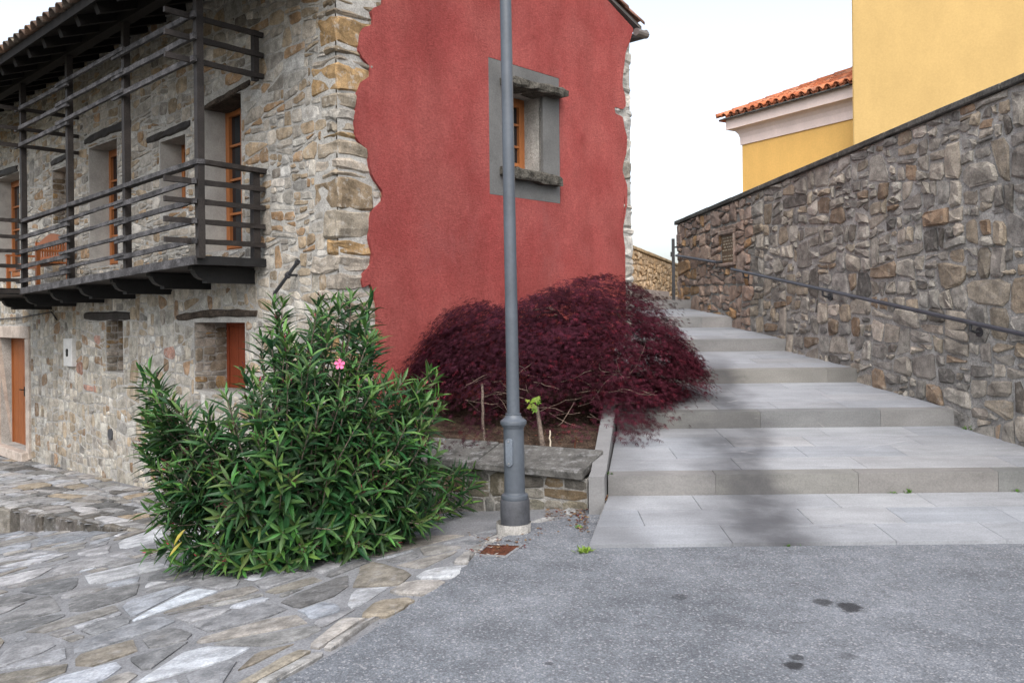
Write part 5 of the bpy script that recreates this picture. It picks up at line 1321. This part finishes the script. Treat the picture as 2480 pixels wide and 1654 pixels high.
for i in range(26):
    an = rng.uniform(0, 6.28) if i > 12 else rng.uniform(3.4, 6.0); R_ = rng.uniform(.45, .95); h = rng.uniform(.25, .5); d = Vector((math.cos(an), math.sin(an), 0)); s0 = MBASE + Vector((0, 0, rng.uniform(.4, .8)))
    pts = [s0, s0 + d * R_ * .35 + Vector((0, 0, h * .55)), s0 + d * R_ * .7 + Vector((0, 0, h * .5)), s0 + d * R_ + Vector((0, 0, h * .12))]
    ok = all((Vector((q.x, q.y, 0)) - C0).dot(RF.N) > .08 for q in pts)
    if ok: MB().tube(pts, [.028, .018, .011, .005], 6, False).build('limb', MAT['bark'], mp, True)
for i in range(60):           # bare pale twigs low in the crown, on the side of the road
    x, y = rng.uniform(1100, 1450), rng.uniform(850, 960); p = atY(x * D, y * D, maple_front(x, y) + rng.uniform(-.06, .2)); q = p
    d = Vector((rng.uniform(-1, 1), rng.uniform(-.5, .3), rng.uniform(-.35, .5))).normalized(); pts = [q]
    for k in range(4): d = (d + rnd_unit(rng) * .35).normalized(); q = q + d * rng.uniform(.05, .11); pts.append(q)
    if all((Vector((q.x, q.y, 0)) - C0).dot(RF.N) > .06 for q in pts): tw.tube(pts, [.0045, .004, .003, .0025, .0015], 4, False)
tag(tw.build('twigs', MAT['twig'], mp), kind='stuff')

# ------------------------------------------------------------------ weeds and litter
rng = random.Random(101)
def weed(px, py, zfn, size, n, label, col=(.11, .22, .04), grp=None):
    r = ray(px, py); p = hit_fn(px, py, zfn); m = MB()
    for i in range(n):
        an = rng.uniform(0, 6.28); el = rng.uniform(.2, 1.3); d = Vector((math.cos(an) * math.cos(el), math.sin(an) * math.cos(el), math.sin(el))); b0 = p + Vector((rng.gauss(0, size * .35), rng.gauss(0, size * .2), -.004)); L = size * rng.uniform(.5, 1.1)
        s = d.cross(Vector((0, 0, 1))).normalized() * L * .16; k = rng.uniform(.7, 1.35)
        m.add([b0, b0 + d * L * .5 - s, b0 + d * L + Vector((0, 0, -.1 * L)), b0 + d * L * .5 + s], [(0, 1, 2, 3)], (col[0] * k, col[1] * k, col[2] * k))
    return tag(m.build('weed', MAT['weed_leaf'], origin=p), label, 'weed', grp)
flat = lambda x, y: .010
def stz(x, y):
    if y < Y0s: return .010
    if y < D1: return slope_z(0, y)
    return slope_z(min(5, int((y - D1) / T) + 1), y)
weed(1413, 1336, flat, .055, 60, 'yellow-green weed tuft at the front corner of the bottom slab', (.17, .26, .04))
weed(1400, 1278, flat, .035, 25, 'small green weed between asphalt and bottom slab edge')
weed(1905, 1322, flat, .03, 30, 'low green weed under the front edge of the bottom slab')
weed(1940, 1321, flat, .025, 16, 'tiny green sprig under the front edge of the bottom slab')
weed(2162, 1193, stz, .035, 16, 'small leafy weed at the foot of the first riser joint')
weed(2200, 1192, stz, .045, 26, 'bushier leafy weed at the foot of the first riser joint')
weed(2463, 1190, stz, .04, 20, 'weed at the foot of the first riser near the retaining wall')
weed(2352, 1040, stz, .07, 34, 'green weed where the second step meets the retaining wall')
weed(1474, 1148, stz, .035, 18, 'dark green weed beside the kerb on the first step', (.05, .10, .025))
weed(1210, 1180, flat, .06, 30, 'green plant at the foot of the planter wall behind the lamp', (.07, .14, .03))
weed(2012, 838, stz, .05, 20, 'small weed on the wall foot beside the fourth step')
lit = MB()
def litter(px0, px1, py0, py1, n, fn, cols):
    for i in range(n):
        p = hit_fn(rng.uniform(px0, px1), rng.uniform(py0, py1), fn); an = rng.uniform(0, 6.28); s = rng.uniform(.006, .018); X = Vector((math.cos(an), math.sin(an), rng.uniform(-.3, .3))) * s; Yv = Vector((-math.sin(an), math.cos(an), rng.uniform(-.3, .3))) * s * .6; p.z += .007
        lit.add([p - X, p - Yv, p + X, p + Yv], [(0, 1, 2, 3)], rng.choice(cols))
BR = [(.10, .045, .025), (.14, .07, .035), (.07, .04, .025), (.20, .13, .07), (.12, .03, .03)]
litter(1395, 1425, 1225, 1290, 120, flat, BR); litter(1320, 1420, 1232, 1262, 110, flat, BR); litter(1455, 1470, 1200, 1212, 40, stz, BR); litter(1130, 1210, 1290, 1350, 90, flat, BR + [(.35, .33, .30)] * 3); litter(1260, 1420, 1262, 1300, 25, flat, BR)
litter(1290, 1420, 1000, 1080, 160, soil_z, BR); litter(1060, 1300, 1000, 1075, 120, soil_z, BR); litter(1200, 1290, 1305, 1330, 40, flat, BR)
tag(lit.build('leaf_litter', MAT['petal']), 'scattered dry brown leaf litter around the lamp foot and kerb', 'litter', kind='stuff')
# crumbled asphalt along the paving edge
cr = MB()
for q in ed2[4:]:
    for k in range(3):
        if rng.random() < .45: continue
        p = q + Vector((rng.gauss(0, .03), rng.gauss(0, .03), 0)); s = rng.uniform(.004, .012); z_ = max(.004, 0)
        v = [p + Vector((rng.uniform(-s, s), rng.uniform(-s, s), 0)) for _ in range(3)] + [p + Vector((0, 0, s * .9))]
        for vv in v[:3]: vv.z = .002
        v[3].z = .006 + s * .6; cr.add(v, [(0, 1, 3), (1, 2, 3), (2, 0, 3)])
tag(cr.build('asphalt_crumbs', MAT['asphalt']), 'loose dark crumbs along the broken asphalt edge', 'gravel', kind='stuff')
